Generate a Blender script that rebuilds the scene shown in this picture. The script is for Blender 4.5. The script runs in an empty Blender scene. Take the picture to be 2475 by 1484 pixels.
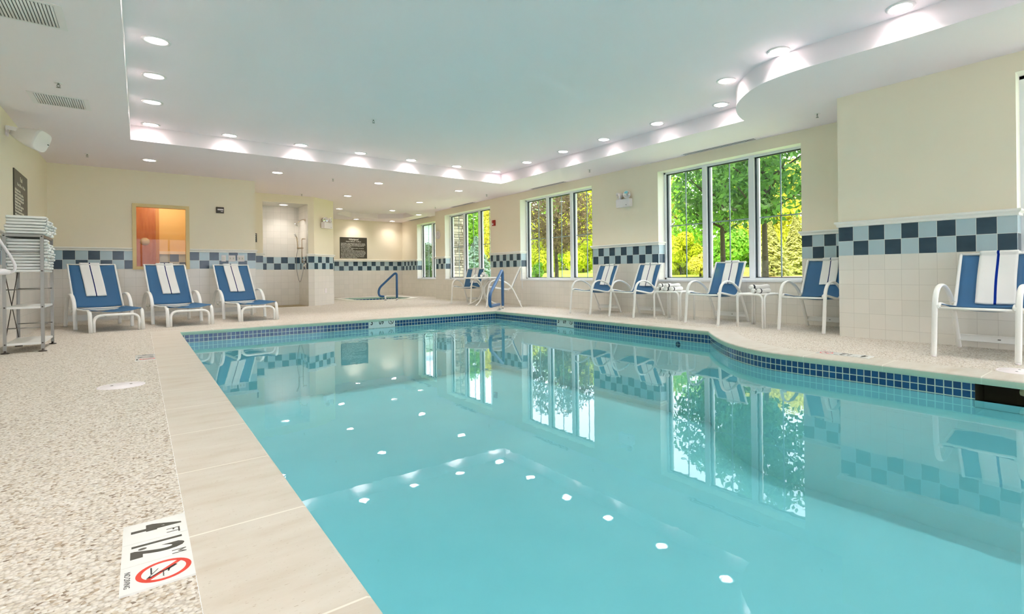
import bpy, bmesh, math, random
from mathutils import Vector, Matrix
PI = math.pi
S = bpy.context.scene
COL = S.collection

# ------------------------------------------------------------------ camera
F, YAW, ROL, PX, PY = 1244.138, 0.7012211, 0.0112957, 1390.0, 658.754
cd = bpy.data.cameras.new('camera'); cam = bpy.data.objects.new('camera', cd); COL.objects.link(cam)
cd.sensor_width = 36.0; cd.sensor_fit = 'HORIZONTAL'; cd.lens = F / 2475 * 36
cd.shift_x = -(PX - 1237.5) / 2475; cd.shift_y = -(742 - PY) / 2475
cd.clip_start = 0.02; cd.clip_end = 400
fw = Vector((math.sin(YAW), math.cos(YAW), 0)); rt = Vector((math.cos(YAW), -math.sin(YAW), 0)); dn = Vector((0, 0, -1))
r2 = rt * math.cos(ROL) + dn * math.sin(ROL); d2 = -rt * math.sin(ROL) + dn * math.cos(ROL)
mw = Matrix.Identity(4)
for i in range(3):
    mw[i][0] = r2[i]; mw[i][1] = -d2[i]; mw[i][2] = -fw[i]
mw[2][3] = 0.75
cam.matrix_world = mw
S.camera = cam
# ------------------------------------------------------------------ light and exposure
S.view_settings.view_transform = 'Standard'; S.view_settings.look = 'None'
S.view_settings.gamma = 1; S.view_settings.use_curve_mapping = False
S.view_settings.exposure = 0.27
S.cycles.use_denoising = True
S.cycles.max_bounces = 9; S.cycles.diffuse_bounces = 5; S.cycles.glossy_bounces = 4
S.cycles.use_adaptive_sampling = True; S.cycles.adaptive_threshold = 0.08
S.cycles.transmission_bounces = 8; S.cycles.transparent_max_bounces = 16
S.cycles.sample_clamp_indirect = 60.0
LAMP = 330.0         # radiance of each recessed lamp
SKY = 4.2
w = bpy.data.worlds.new('sky'); S.world = w; w.use_nodes = True
bg = w.node_tree.nodes['Background']; bg.inputs[0].default_value = (0.86, 0.88, 1.0, 1); bg.inputs[1].default_value = SKY
sl = bpy.data.lights.new('sun', 'SUN'); sl.energy = 4.2; sl.angle = 0.01; sl.color = (1.0, 0.95, 0.82)
sun = bpy.data.objects.new('sun', sl); COL.objects.link(sun)
sun.rotation_euler = Vector((1.0, 0.25, -0.80)).to_track_quat('-Z', 'Y').to_euler()

CH, TZ = 2.689, 2.897       # low ceiling, raised tray
XL, W1, W2, W4 = -1.18, 6.044, 7.007, 7.5
TW = 0.157                  # wall tile
WIN = [  # name, x of wall, y0, y1, number of units
    (W2, 3.42, 6.005, 3), (W2, 7.745, 10.33, 3), (W2, 11.72, 14.35, 3), (W4, 15.80, 17.54, 2), (W1, -1.63, 0.972, 3)]
WZ0, WZ1 = 0.605, 2.512

# ------------------------------------------------------------------ materials
def mat(name, col, rough=0.5, metal=0.0, spec=0.5, emit=None, coat=0.0, trans=0.0):
    m = bpy.data.materials.new(name); m.use_nodes = True
    p = m.node_tree.nodes['Principled BSDF']
    p.inputs['Base Color'].default_value = (*col, 1); p.inputs['Roughness'].default_value = rough
    p.inputs['Metallic'].default_value = metal; p.inputs['Specular IOR Level'].default_value = spec
    p.inputs['Coat Weight'].default_value = coat
    if emit:
        p.inputs['Emission Color'].default_value = (*emit[0], 1); p.inputs['Emission Strength'].default_value = emit[1]
    return m
class N:
    """short-hand for node graphs"""
    def __init__(s, m): s.m = m; s.t = m.node_tree; s.n = s.t.nodes; s.l = s.t.links; s.p = s.n.get('Principled BSDF')
    def node(s, typ, **kw):
        n = s.n.new(typ)
        for k, v in kw.items(): setattr(n, k, v)
        return n
    def put(s, sock, v):
        if isinstance(v, bpy.types.NodeSocket): s.l.new(v, sock)
        else: sock.default_value = v
    def math(s, op, a, b=0.0, c=None):
        n = s.node('ShaderNodeMath', operation=op); s.put(n.inputs[0], a); s.put(n.inputs[1], b)
        if c is not None: s.put(n.inputs[2], c)
        return n.outputs[0]
    def mix(s, f, a, b):
        n = s.node('ShaderNodeMix', data_type='RGBA'); s.put(n.inputs[0], f); s.put(n.inputs[6], a); s.put(n.inputs[7], b)
        return n.outputs[2]
    def noise(s, scale, detail=3, vec=None, rough=0.5):
        n = s.node('ShaderNodeTexNoise'); n.inputs['Scale'].default_value = scale; n.inputs['Detail'].default_value = detail
        n.inputs['Roughness'].default_value = rough
        if vec is not None: s.l.new(vec, n.inputs['Vector'])
        return n.outputs['Fac']
    def ramp(s, f, stops):
        n = s.node('ShaderNodeValToRGB'); s.put(n.inputs[0], f); e = n.color_ramp.elements
        while len(e) < len(stops): e.new(0.5)
        for i, (p, c) in enumerate(stops): e[i].position = p; e[i].color = (*c, 1) if len(c) == 3 else c
        return n.outputs[0]
    def bump(s, h, strength=0.3, dist=0.01):
        n = s.node('ShaderNodeBump'); n.inputs['Strength'].default_value = strength; n.inputs['Distance'].default_value = dist
        s.l.new(h, n.inputs['Height']); s.l.new(n.outputs[0], s.p.inputs['Normal']); return n.outputs[0]
    def obj(s): return s.node('ShaderNodeTexCoord').outputs['Object']
    def uv(s):
        return s.node('ShaderNodeTexCoord').outputs['UV']
    def sep(s, v):
        n = s.node('ShaderNodeSeparateXYZ'); s.l.new(v, n.inputs[0]); return n.outputs

def rgb(r, g, b):
    f = lambda c: (c / 255 / 12.92) if c <= 10 else ((c / 255 + 0.055) / 1.055) ** 2.4
    return (f(r), f(g), f(b))
c4 = lambda c: (*c, 1)

def tile_wall(name, upper, full=False):
    m = mat(name, (0.8, 0.8, 0.8), 0.35); g = N(m)
    u, v, _ = g.sep(g.uv())                    # u in tiles, v = height in metres
    row = g.math('DIVIDE', g.math('SUBTRACT', v, 0.905), 0.160)
    col_i = g.math('FLOOR', u); row_i = g.math('FLOOR', row)
    par = g.math('MODULO', g.math('ADD', g.math('ADD', col_i, row_i), 401.0), 2.0)   # 0: dark
    fu = g.math('FRACT', g.math('ADD', u, 100.0))
    def edge(f, w):
        a = g.math('LESS_THAN', f, w); b = g.math('GREATER_THAN', f, 1 - w); return g.math('MAXIMUM', a, b)
    fv = g.math('FRACT', g.math('ADD', row, 100.0))
    grout_b = g.math('MAXIMUM', edge(fu, 0.014), edge(fv, 0.014))
    grout_f = g.math('MAXIMUM', edge(fu, 0.010), edge(fv, 0.010))
    cell = g.node('ShaderNodeTexWhiteNoise', noise_dimensions='2D')
    cmb = g.node('ShaderNodeCombineXYZ'); g.put(cmb.inputs[0], col_i); g.put(cmb.inputs[1], row_i); g.l.new(cmb.outputs[0], cell.inputs['Vector'])
    cloud = g.noise(16, 4)
    light = g.mix(cell.outputs['Value'], c4(rgb(172, 196, 204)), c4(rgb(186, 206, 212)))
    dark = g.mix(cloud, c4(rgb(34, 56, 76)), c4(rgb(62, 88, 104)))
    chk = g.mix(par, dark, light)
    chk = g.mix(grout_b, chk, c4(rgb(222, 228, 222)))
    field = g.mix(cell.outputs['Value'], c4(rgb(236, 231, 221)), c4(rgb(230, 226, 216)))
    field = g.mix(grout_f, field, c4(rgb(208, 203, 192)))
    is_b = g.math('GREATER_THAN', v, 0.905)
    low = g.mix(is_b, field, chk)
    is_up = g.math('GREATER_THAN', v, 1.225)
    up = field if full else c4(upper)
    colr = g.mix(is_up, low, up)
    g.l.new(colr, g.p.inputs['Base Color'])
    if full: g.p.inputs['Roughness'].default_value = 0.25
    else:
        rr = g.math('MULTIPLY_ADD', is_up, 0.38, 0.17); g.l.new(rr, g.p.inputs['Roughness'])
    tile_zone = 1.0 if full else g.math('SUBTRACT', 1.0, is_up)
    h = g.math('MULTIPLY', g.math('SUBTRACT', 1.0, grout_f), tile_zone)
    g.bump(h, 0.25, 0.002)
    return m
M_WALL = tile_wall('painted_wall_with_tile_dado', rgb(246, 235, 211))
M_REV = tile_wall('window_reveal', rgb(246, 244, 236))
M_SHOWER = tile_wall('shower_tile', (0, 0, 0), full=True)
M_CEIL = mat('ceiling_paint', rgb(252, 240, 244), 0.9, spec=0.2)
M_TRIM = mat('white_rail', rgb(248, 246, 238), 0.3)
M_VINYL = mat('white_vinyl', rgb(240, 243, 246), 0.3)
M_GASKET = mat('dark_gasket', rgb(52, 66, 76), 0.4)
M_MUNTIN = mat('grey_muntin', rgb(150, 166, 176), 0.35)
M_WHITE = mat('white_powdercoat', rgb(244, 243, 238), 0.28)
M_PLASTIC = mat('white_plastic', rgb(244, 236, 237), 0.4)
M_STEEL = mat('steel', rgb(150, 148, 142), 0.38, metal=1.0)
M_CHROME = mat('chrome', rgb(225, 225, 225), 0.12, metal=1.0)
M_BRASS = mat('brushed_nickel', rgb(190, 172, 150), 0.25, metal=1.0)
M_BLACK = mat('black_print', rgb(28, 28, 30), 0.5)
M_INK = mat('dark_grey_print', rgb(74, 71, 62), 0.5)
M_RED = mat('red_print', rgb(226, 62, 40), 0.4)
M_SIGN = mat('dark_sign', rgb(66, 60, 48), 0.35)
M_SIGNTXT = mat('sign_lettering', rgb(238, 234, 220), 0.5)
M_FOAM = mat('blue_foam', rgb(46, 98, 150), 0.35)
M_NAVY = mat('navy_stripe', rgb(24, 34, 96), 0.8)
M_BLACKSTRIPE = mat('black_stripe', rgb(38, 38, 44), 0.8)
M_FIRE = mat('fire_red', rgb(176, 44, 34), 0.35)
M_DARKBOX = mat('dark_brown_plastic', rgb(66, 56, 46), 0.4)
M_LENS = mat('lamp_lens', (1, 1, 1), 0.5, emit=((1.0, 0.94, 0.895), LAMP))
M_CAN = mat('can_reflector', rgb(150, 150, 152), 0.35, metal=1.0)
M_WATERSTOP = mat('dark_recess', rgb(60, 58, 40), 0.6)
M_MARK = mat('marker_tile', rgb(236, 237, 233), 0.25)
M_MARKWALL = mat('marker_wall_tile', rgb(206, 218, 214), 0.25)
M_CLEAR = mat('clear_lens', rgb(225, 228, 230), 0.08, spec=0.9)

def cloth(name, base, stripe=None, s0=0.47, s1=0.53, weave=600, rough=0.95, transp=0.0):
    m = mat(name, base, rough, spec=0.15); g = N(m)
    h = g.noise(weave, 2, g.obj()); g.bump(h, 0.35, 0.002)
    if stripe:
        u, v, _ = g.sep(g.uv())
        f = g.math('MULTIPLY', g.math('GREATER_THAN', u, s0), g.math('LESS_THAN', u, s1))
        g.l.new(g.mix(f, c4(base), c4(stripe)), g.p.inputs['Base Color'])
    if transp:
        tr = g.node('ShaderNodeBsdfTransparent'); mx = g.node('ShaderNodeMixShader'); mx.inputs[0].default_value = transp
        out = g.n['Material Output']; g.l.new(g.p.outputs[0], mx.inputs[1]); g.l.new(tr.outputs[0], mx.inputs[2]); g.l.new(mx.outputs[0], out.inputs[0])
    return m
M_SLING = cloth('blue_sling_mesh', rgb(64, 118, 164), weave=900, rough=0.55, transp=0.2)
M_TOWEL = cloth('white_terry', rgb(243, 242, 238), weave=420)
M_TOWEL_S = cloth('white_terry_with_navy_line', rgb(243, 242, 238), rgb(24, 32, 92), 0.475, 0.53, weave=420)
M_TOWEL_B = cloth('white_terry_with_blue_line', rgb(243, 242, 238), rgb(14, 50, 150), 0.455, 0.525, weave=420)

# deck of exposed pebbles
M_DECK = mat('pebble_deck', rgb(222, 212, 190), 0.7, spec=0.3); g = N(M_DECK)
vo = g.node('ShaderNodeTexVoronoi'); vo.inputs['Scale'].default_value = 104; vo.inputs['Randomness'].default_value = 1.0; g.l.new(g.obj(), vo.inputs['Vector'])
cs = g.sep(vo.outputs['Color'])
peb = g.ramp(cs[0], [(0.0, rgb(219, 211, 197)), (0.30, rgb(234, 229, 219)), (0.62, rgb(210, 199, 180)), (0.84, rgb(228, 224, 217)), (0.94, rgb(184, 164, 136)), (1.0, rgb(120, 100, 80))])
e1 = g.ramp(vo.outputs['Distance'], [(0.44, (0, 0, 0)), (0.74, (1, 1, 1))])
cl = g.noise(130, 2, g.obj()); spk = g.ramp(cl, [(0.60, (0, 0, 0)), (0.68, (1, 1, 1))])
dk = g.math('MULTIPLY', g.sep(e1)[0], g.math('MULTIPLY_ADD', g.sep(spk)[0], 0.6, 0.34))
patch = g.noise(1.1, 2, g.obj())
peb2 = g.mix(g.math('MULTIPLY', patch, 0.25), peb, c4(rgb(212, 207, 200)))
g.l.new(g.mix(dk, peb2, c4(rgb(112, 92, 66))), g.p.inputs['Base Color'])
hh = g.math('SUBTRACT', 1.0, vo.outputs['Distance']); g.bump(hh, 0.5, 0.006)

# travertine coping, teal water bounce put into the colour as green below the nose
M_COPING = mat('travertine_coping', rgb(228, 218, 200), 0.42, spec=0.4); g = N(M_COPING)
mp = g.node('ShaderNodeMapping'); mp.inputs['Scale'].default_value = (1.0, 3.2, 1); g.l.new(g.obj(), mp.inputs[0])
n1 = g.noise(3.0, 6, mp.outputs[0], 0.6); n2 = g.noise(70, 2, mp.outputs[0])
base = g.ramp(n1, [(0.30, rgb(214, 208, 196)), (0.55, rgb(206, 198, 184)), (0.75, rgb(196, 184, 166))])
pit = g.ramp(n2, [(0.68, (0, 0, 0)), (0.72, (1, 1, 1))])
base = g.mix(g.math('MULTIPLY', g.sep(pit)[0], 0.65), base, c4(rgb(150, 128, 100)))
u, v, _ = g.sep(g.uv())
jf = g.math('FRACT', g.math('ADD', g.math('DIVIDE', u, 0.62), 100.0))
jn = g.math('LESS_THAN', jf, 0.012)
base = g.mix(g.math('MULTIPLY', jn, 0.8), base, c4(rgb(240, 236, 224)))
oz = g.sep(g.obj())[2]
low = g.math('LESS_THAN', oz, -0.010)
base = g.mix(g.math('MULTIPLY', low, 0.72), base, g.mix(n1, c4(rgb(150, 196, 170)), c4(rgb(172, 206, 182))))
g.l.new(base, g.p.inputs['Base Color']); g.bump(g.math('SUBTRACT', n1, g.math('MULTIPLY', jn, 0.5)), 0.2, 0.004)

# waterline mosaic
M_MOSAIC = mat('blue_mosaic', rgb(10, 70, 130), 0.12, coat=0.3); g = N(M_MOSAIC)
u, v, _ = g.sep(g.uv())
fu = g.math('FRACT', g.math('ADD', u, 50.0)); fv = g.math('FRACT', g.math('ADD', v, 50.0))
ed = lambda f, w_: g.math('MAXIMUM', g.math('LESS_THAN', f, w_), g.math('GREATER_THAN', f, 1 - w_))
gr = g.math('MAXIMUM', ed(fu, 0.06), ed(fv, 0.06))
cb = g.node('ShaderNodeCombineXYZ'); g.put(cb.inputs[0], g.math('FLOOR', u)); g.put(cb.inputs[1], g.math('FLOOR', v))
wn = g.node('ShaderNodeTexWhiteNoise', noise_dimensions='2D'); g.l.new(cb.outputs[0], wn.inputs['Vector'])
tc = g.mix(wn.outputs['Value'], c4(rgb(12, 62, 116)), c4(rgb(16, 84, 140)))
tc = g.mix(g.math('MULTIPLY', g.noise(60, 3), 0.5), tc, c4(rgb(20, 60, 84)))
g.l.new(g.mix(gr, tc, c4(rgb(196, 212, 196))), g.p.inputs['Base Color'])
g.bump(g.math('SUBTRACT', 1.0, gr), 0.3, 0.002)

M_PLASTER = mat('pool_plaster', rgb(214, 236, 236), 0.8, spec=0.2); g = N(M_PLASTER)
g.l.new(g.mix(g.noise(1.2, 5, g.obj()), c4(rgb(196, 226, 226)), c4(rgb(226, 242, 240))), g.p.inputs['Base Color'])

# water: clear tinted surface with Fresnel reflection and faint ripples
def thin_fresnel(g, ior):
    fr = g.node('ShaderNodeFresnel'); bf = g.node('ShaderNodeNewGeometry').outputs['Backfacing']
    g.l.new(g.math('MULTIPLY_ADD', bf, 1.0 / ior - ior, ior), fr.inputs[0]); return fr
M_WATER = bpy.data.materials.new('pool_water'); M_WATER.use_nodes = True; g = N(M_WATER); g.n.remove(g.p)
out = g.n['Material Output']
tr = g.node('ShaderNodeBsdfTransparent'); tr.inputs[0].default_value = (0.53, 0.875, 0.935, 1)
gl = g.node('ShaderNodeBsdfGlossy'); gl.inputs['Roughness'].default_value = 0.012; gl.inputs[0].default_value = (0.95, 0.98, 1, 1)
fr = thin_fresnel(g, 1.36)
mx = g.node('ShaderNodeMixShader')
co = g.obj()
dist = g.node('ShaderNodeVectorMath', operation='DISTANCE'); g.l.new(co, dist.inputs[0]); dist.inputs[1].default_value = (4.6, 8.6, -0.165)
amp = g.ramp(g.math('DIVIDE', dist.outputs['Value'], 3.0), [(0.0, (1, 1, 1)), (0.45, (0.25, 0.25, 0.25)), (1.0, (0.0, 0.0, 0.0))])
rip = g.noise(3.2, 2, co); small = g.noise(9.0, 2, co)
hgt = g.math('ADD', g.math('MULTIPLY', small, 0.05), g.math('MULTIPLY', g.math('MULTIPLY', rip, g.sep(amp)[0]), 9.0))
bp = g.node('ShaderNodeBump'); bp.inputs['Strength'].default_value = 0.12; bp.inputs['Distance'].default_value = 0.03
g.l.new(hgt, bp.inputs['Height'])
g.l.new(bp.outputs[0], gl.inputs['Normal']); g.l.new(bp.outputs[0], fr.inputs['Normal'])
g.l.new(fr.outputs[0], mx.inputs[0]); g.l.new(tr.outputs[0], mx.inputs[1]); g.l.new(gl.outputs[0], mx.inputs[2]); g.l.new(mx.outputs[0], out.inputs[0])

def glass(name, tint=(0.97, 0.985, 0.98), rough=0.0, ior=1.45):
    m = bpy.data.materials.new(name); m.use_nodes = True; g = N(m); g.n.remove(g.p)
    tr = g.node('ShaderNodeBsdfTransparent'); tr.inputs[0].default_value = (*tint, 1)
    gl = g.node('ShaderNodeBsdfGlossy'); gl.inputs['Roughness'].default_value = rough
    fr = thin_fresnel(g, ior)
    mx = g.node('ShaderNodeMixShader'); g.l.new(fr.outputs[0], mx.inputs[0]); g.l.new(tr.outputs[0], mx.inputs[1]); g.l.new(gl.outputs[0], mx.inputs[2])
    g.l.new(mx.outputs[0], g.n['Material Output'].inputs[0]); return m
M_GLASS = glass('window_glass'); M_GLASS2 = glass('interior_window_glass', (0.9, 0.88, 0.86), 0.0, 1.3)

# ------------------------------------------------------------------ mesh helpers
def tag(o, label=None, cat=None, group=None, kind=None):
    if label: o['label'] = label
    if cat: o['category'] = cat
    if group: o['group'] = group
    if kind: o['kind'] = kind
    return o
def empty(name, loc=(0, 0, 0), rz=0.0, label=None, cat=None, group=None):
    o = bpy.data.objects.new(name, None); COL.objects.link(o); o.location = loc; o.rotation_euler = (0, 0, rz)
    o.empty_display_size = 0.1
    return tag(o, label, cat, group)
def smooth_path(pts, n=6):
    pts = [Vector(p) for p in pts]; out = []
    for i in range(len(pts) - 1):
        p0 = pts[max(i - 1, 0)]; p1 = pts[i]; p2 = pts[i + 1]; p3 = pts[min(i + 2, len(pts) - 1)]
        for k in range(n):
            t = k / n
            out.append(0.5 * ((2 * p1) + (-p0 + p2) * t + (2 * p0 - 5 * p1 + 4 * p2 - p3) * t * t + (-p0 + 3 * p1 - 3 * p2 + p3) * t ** 3))
    out.append(pts[-1]); return out
def round_path(pts, r, n=5):
    """polyline with each inner corner rounded"""
    pts = [Vector(p) for p in pts]; out = [pts[0]]
    for i in range(1, len(pts) - 1):
        a, b, c = pts[i - 1], pts[i], pts[i + 1]
        d1 = min(r, (a - b).length * 0.48); d2_ = min(r, (c - b).length * 0.48)
        s = b + (a - b).normalized() * d1; e = b + (c - b).normalized() * d2_
        for k in range(n + 1):
            t = k / n; out.append((1 - t) ** 2 * s + 2 * t * (1 - t) * b + t * t * e)
    out.append(pts[-1]); return out
def resample(pts, n):
    d = [0.0]
    for a, b in zip(pts, pts[1:]): d.append(d[-1] + (b - a).length)
    out = []; j = 0
    for k in range(n + 1):
        t = d[-1] * k / n
        while j < len(d) - 2 and d[j + 1] < t: j += 1
        out.append(pts[j].lerp(pts[j + 1], (t - d[j]) / max(d[j + 1] - d[j], 1e-9)))
    return out
class Mesh:
    def __init__(s): s.bm = bmesh.new(); s.uv = s.bm.loops.layers.uv.new('UVMap')
    def quad(s, vs, uvs=None, smooth=False, mi=0):
        f = s.bm.faces.new([s.bm.verts.new(v) for v in vs]); f.smooth = smooth; f.material_index = mi
        if uvs:
            for l, q in zip(f.loops, uvs): l[s.uv].uv = q
        return f
    def box(s, c, d, rz=0.0, bevel=0.0, m=None, mi=0):
        g_ = bmesh.ops.create_cube(s.bm, size=1.0); vs = g_['verts']
        for v in vs: v.co = Vector((v.co.x * d[0], v.co.y * d[1], v.co.z * d[2]))
        fs = set(f for v in vs for f in v.link_faces)
        for f in fs: f.material_index = mi
        if bevel:
            es = list(set(e for v in vs for e in v.link_edges))
            r = bmesh.ops.bevel(s.bm, geom=es, offset=bevel, segments=2, affect='EDGES', profile=0.6)
            vs = list(set(v for f in r['faces'] for v in f.verts) | set(v for v in vs if v.is_valid))
            for v in vs:
                for f in v.link_faces: f.material_index = mi
        mt = m if m is not None else Matrix.Rotation(rz, 4, 'Z')
        for v in vs: v.co = mt @ v.co + Vector(c)
        return s
    def lo_hi(s, a, b, bevel=0.0, mi=0):
        a = Vector(a); b = Vector(b); return s.box((a + b) / 2, [abs(x) for x in (b - a)], bevel=bevel, mi=mi)
    def tube(s, pts, r, seg=8, rb=None, ref=None, cap=True, closed=False):
        pts = [Vector(p) for p in pts]; rb = rb if rb is not None else r; n = len(pts)
        rad = r if isinstance(r, (list, tuple)) else [r] * n
        k = 1.0 if isinstance(r, (list, tuple)) else rb / r
        rings = []; prev = None
        for i, p in enumerate(pts):
            if closed: t = (pts[(i + 1) % n] - pts[i - 1])
            else: t = pts[min(i + 1, n - 1)] - pts[max(i - 1, 0)]
            t.normalize()
            if ref is not None: a = Vector(ref)
            elif prev is None: a = Vector((0, 0, 1)) if abs(t.z) < 0.9 else Vector((1, 0, 0))
            else: a = prev
            a = (a - t * a.dot(t))
            if a.length < 1e-5: a = t.orthogonal()
            a.normalize(); b = t.cross(a); prev = a
            rings.append([s.bm.verts.new(p + a * math.cos(2 * PI * j / seg) * rad[i] + b * math.sin(2 * PI * j / seg) * rad[i] * k) for j in range(seg)])
        m_ = n if closed else n - 1
        for i in range(m_):
            q = rings[(i + 1) % n]
            for j in range(seg):
                f = s.bm.faces.new([rings[i][j], rings[i][(j + 1) % seg], q[(j + 1) % seg], q[j]]); f.smooth = True
        if cap and not closed:
            s.bm.faces.new(rings[0][::-1]); s.bm.faces.new(rings[-1])
        return s
    def lathe(s, prof, c=(0, 0, 0), seg=24, m=None, mi=0, sm=True):
        m = m or Matrix.Identity(4); c = Vector(c); rings = []
        for (r, z) in prof:
            if r < 1e-6: rings.append([s.bm.verts.new(m @ Vector((0, 0, z)) + c)])
            else: rings.append([s.bm.verts.new(m @ Vector((r * math.cos(2 * PI * j / seg), r * math.sin(2 * PI * j / seg), z)) + c) for j in range(seg)])
        for a, b in zip(rings, rings[1:]):
            for j in range(seg):
                k = (j + 1) % seg
                if len(a) == 1 and len(b) == 1: continue
                if len(a) == 1: vs = [a[0], b[k], b[j]]
                elif len(b) == 1: vs = [a[j], a[k], b[0]]
                else: vs = [a[j], a[k], b[k], b[j]]
                f = s.bm.faces.new(vs); f.smooth = sm; f.material_index = mi
        return s
    def grid(s, fn, nu, nv, thick=0.0, smooth=True):
        """fn(u,v)->(pos, normal)"""
        def sheet(off, flip):
            vv = [[s.bm.verts.new(fn(i / nu, j / nv)[0] + fn(i / nu, j / nv)[1] * off) for j in range(nv + 1)] for i in range(nu + 1)]
            for i in range(nu):
                for j in range(nv):
                    q = [(i, j), (i + 1, j), (i + 1, j + 1), (i, j + 1)]
                    if flip: q = q[::-1]
                    f = s.bm.faces.new([vv[a][b] for a, b in q]); f.smooth = smooth
                    for l, (a, b) in zip(f.loops, q): l[s.uv].uv = (a / nu, b / nv)
            return vv
        A = sheet(thick / 2, False)
        if thick:
            B_ = sheet(-thick / 2, True)
            loop = [(i, 0) for i in range(nu)] + [(nu, j) for j in range(nv)] + [(i, nv) for i in range(nu, 0, -1)] + [(0, j) for j in range(nv, 0, -1)]
            for k in range(len(loop)):
                a, b = loop[k], loop[(k + 1) % len(loop)]
                f = s.bm.faces.new([A[b[0]][b[1]], A[a[0]][a[1]], B_[a[0]][a[1]], B_[b[0]][b[1]]])
                for l, (p, q) in zip(f.loops, (b, a, a, b)): l[s.uv].uv = (p / nu, q / nv)
        return s
    def poly_fill(s, loops, z, up=True):
        es = []
        for lp in loops:
            vs = [s.bm.verts.new((x, y, z)) for x, y in lp]
            es += [s.bm.edges.new((vs[i], vs[(i + 1) % len(vs)])) for i in range(len(vs))]
        r = bmesh.ops.triangle_fill(s.bm, use_beauty=True, use_dissolve=False, edges=es)
        fs = [f for f in r['geom'] if isinstance(f, bmesh.types.BMFace)]
        for f in fs:
            f.normal_update()
            if (f.normal.z > 0) != up: f.normal_flip()
        return s
    def build(s, name, mats, parent=None, **kw):
        me = bpy.data.meshes.new(name); s.bm.to_mesh(me); s.bm.free()
        for m in (mats if isinstance(mats, (list, tuple)) else [mats]): me.materials.append(m)
        o = bpy.data.objects.new(name, me); COL.objects.link(o)
        if parent: o.parent = parent
        return tag(o, **kw)
def copy_tree(o, parent=None):
    c = o.copy(); COL.objects.link(c)
    if parent: c.parent = parent
    for ch in list(o.children): copy_tree(ch, c)
    return c
def relabel(o, label, loc=None, rz=None):
    o['label'] = label
    if loc is not None: o.location = loc
    if rz is not None: o.rotation_euler = (0, 0, rz)
    return o
def text_mesh(name, s_, size, m, parent, mtx, xs=1.0, align='CENTER', offset=0.0, ext=0.0006, **kw):
    cu = bpy.data.curves.new('t', 'FONT'); cu.body = s_; cu.size = size; cu.align_x = align; cu.align_y = 'CENTER'
    cu.offset = offset; cu.extrude = ext; cu.resolution_u = 3
    ob = bpy.data.objects.new('t', cu); COL.objects.link(ob); bpy.context.view_layer.update()
    me = bpy.data.meshes.new_from_object(ob.evaluated_get(bpy.context.evaluated_depsgraph_get()))
    bpy.data.objects.remove(ob); bpy.data.curves.remove(cu)
    me.transform(mtx @ Matrix.Diagonal((xs, 1, 1, 1))); me.materials.clear(); me.materials.append(m)
    o = bpy.data.objects.new(name, me); COL.objects.link(o); o.parent = parent
    return tag(o, **kw)
def frame_mtx(o, x, y):
    x = Vector(x).normalized(); y = Vector(y).normalized(); z = x.cross(y)
    return Matrix(((x.x, y.x, z.x, o[0]), (x.y, y.y, z.y, o[1]), (x.z, y.z, z.z, o[2]), (0, 0, 0, 1)))

# ------------------------------------------------------------------ walls
def panel(ms, p0, p1, z0, z1, u0=0.0, sgn=1):
    """vertical wall rectangle, p0 -> p1, u in tiles from u0"""
    L = math.hypot(p1[0] - p0[0], p1[1] - p0[1]) / TW * sgn
    ms.quad([(*p0, z0), (*p1, z0), (*p1, z1), (*p0, z1)], [(u0, z0), (u0 + L, z0), (u0 + L, z1), (u0, z1)])
def upos(x, anchor, sgn=1): return (x - anchor) / TW * sgn     # tiles from the left edge of a dark top tile

m = Mesh(); panel(m, (XL, -5), (XL, 12.233), 0, CH, 0.3); m.build('wall_left', M_WALL, kind='structure')
m = Mesh(); ANC = -1.005; y = 12.233
panel(m, (XL, y), (-0.105, y), 0, CH, upos(XL, ANC)); A2 = 0.712 + 0.0
panel(m, (0.72, y), (1.80, y), 0, CH, upos(0.72, A2))
panel(m, (-0.105, y), (0.72, y), 0, 0.896, upos(-0.105, ANC)); panel(m, (-0.105, y), (0.72, y), 2.09, CH)
m.build('wall_back_left', M_WALL, kind='structure')
m = Mesh(); panel(m, (1.80, 12.233), (1.80, 13.88), 0, CH, 0.5); m.build('wall_block_end', M_WALL, kind='structure')
m = Mesh(); y = 13.88
panel(m, (1.80, y), (2.19, y), 0, CH, upos(1.80, 2.045)); panel(m, (3.152, y), (3.288, y), 0, CH, 0.02); panel(m, (2.19, y), (3.152, y), 2.50, CH)
m.build('wall_recess', M_WALL, kind='structure')
m = Mesh()
panel(m, (2.19, 13.88), (2.19, 14.75), 0, 2.5, 0.2); panel(m, (2.19, 14.75), (3.13, 14.75), 0, 2.5, upos(2.19, 2.405)); panel(m, (3.13, 14.75), (3.152, 13.88), 0, 2.5, 0.4)
m.quad([(2.19, 13.88, 2.5), (3.152, 13.88, 2.5), (3.13, 14.75, 2.5), (2.19, 14.75, 2.5)], [(0, 0.1)] * 4)
m.build('wall_shower', M_SHOWER, kind='structure')
m = Mesh(); panel(m, (3.288, 13.88), (3.883, 14.424), 0, CH, 0.93 * -1); m.build('wall_angled', M_WALL, kind='structure')
m = Mesh(); panel(m, (3.883, 14.424), (3.883, 18.9), 0, CH, 0); m.build('wall_return', M_WALL, kind='structure')
m = Mesh(); panel(m, (3.883, 18.9), (W4, 18.9), 0, CH, upos(3.883, 5.105)); m.build('wall_whirlpool', M_WALL, kind='structure')
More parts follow.
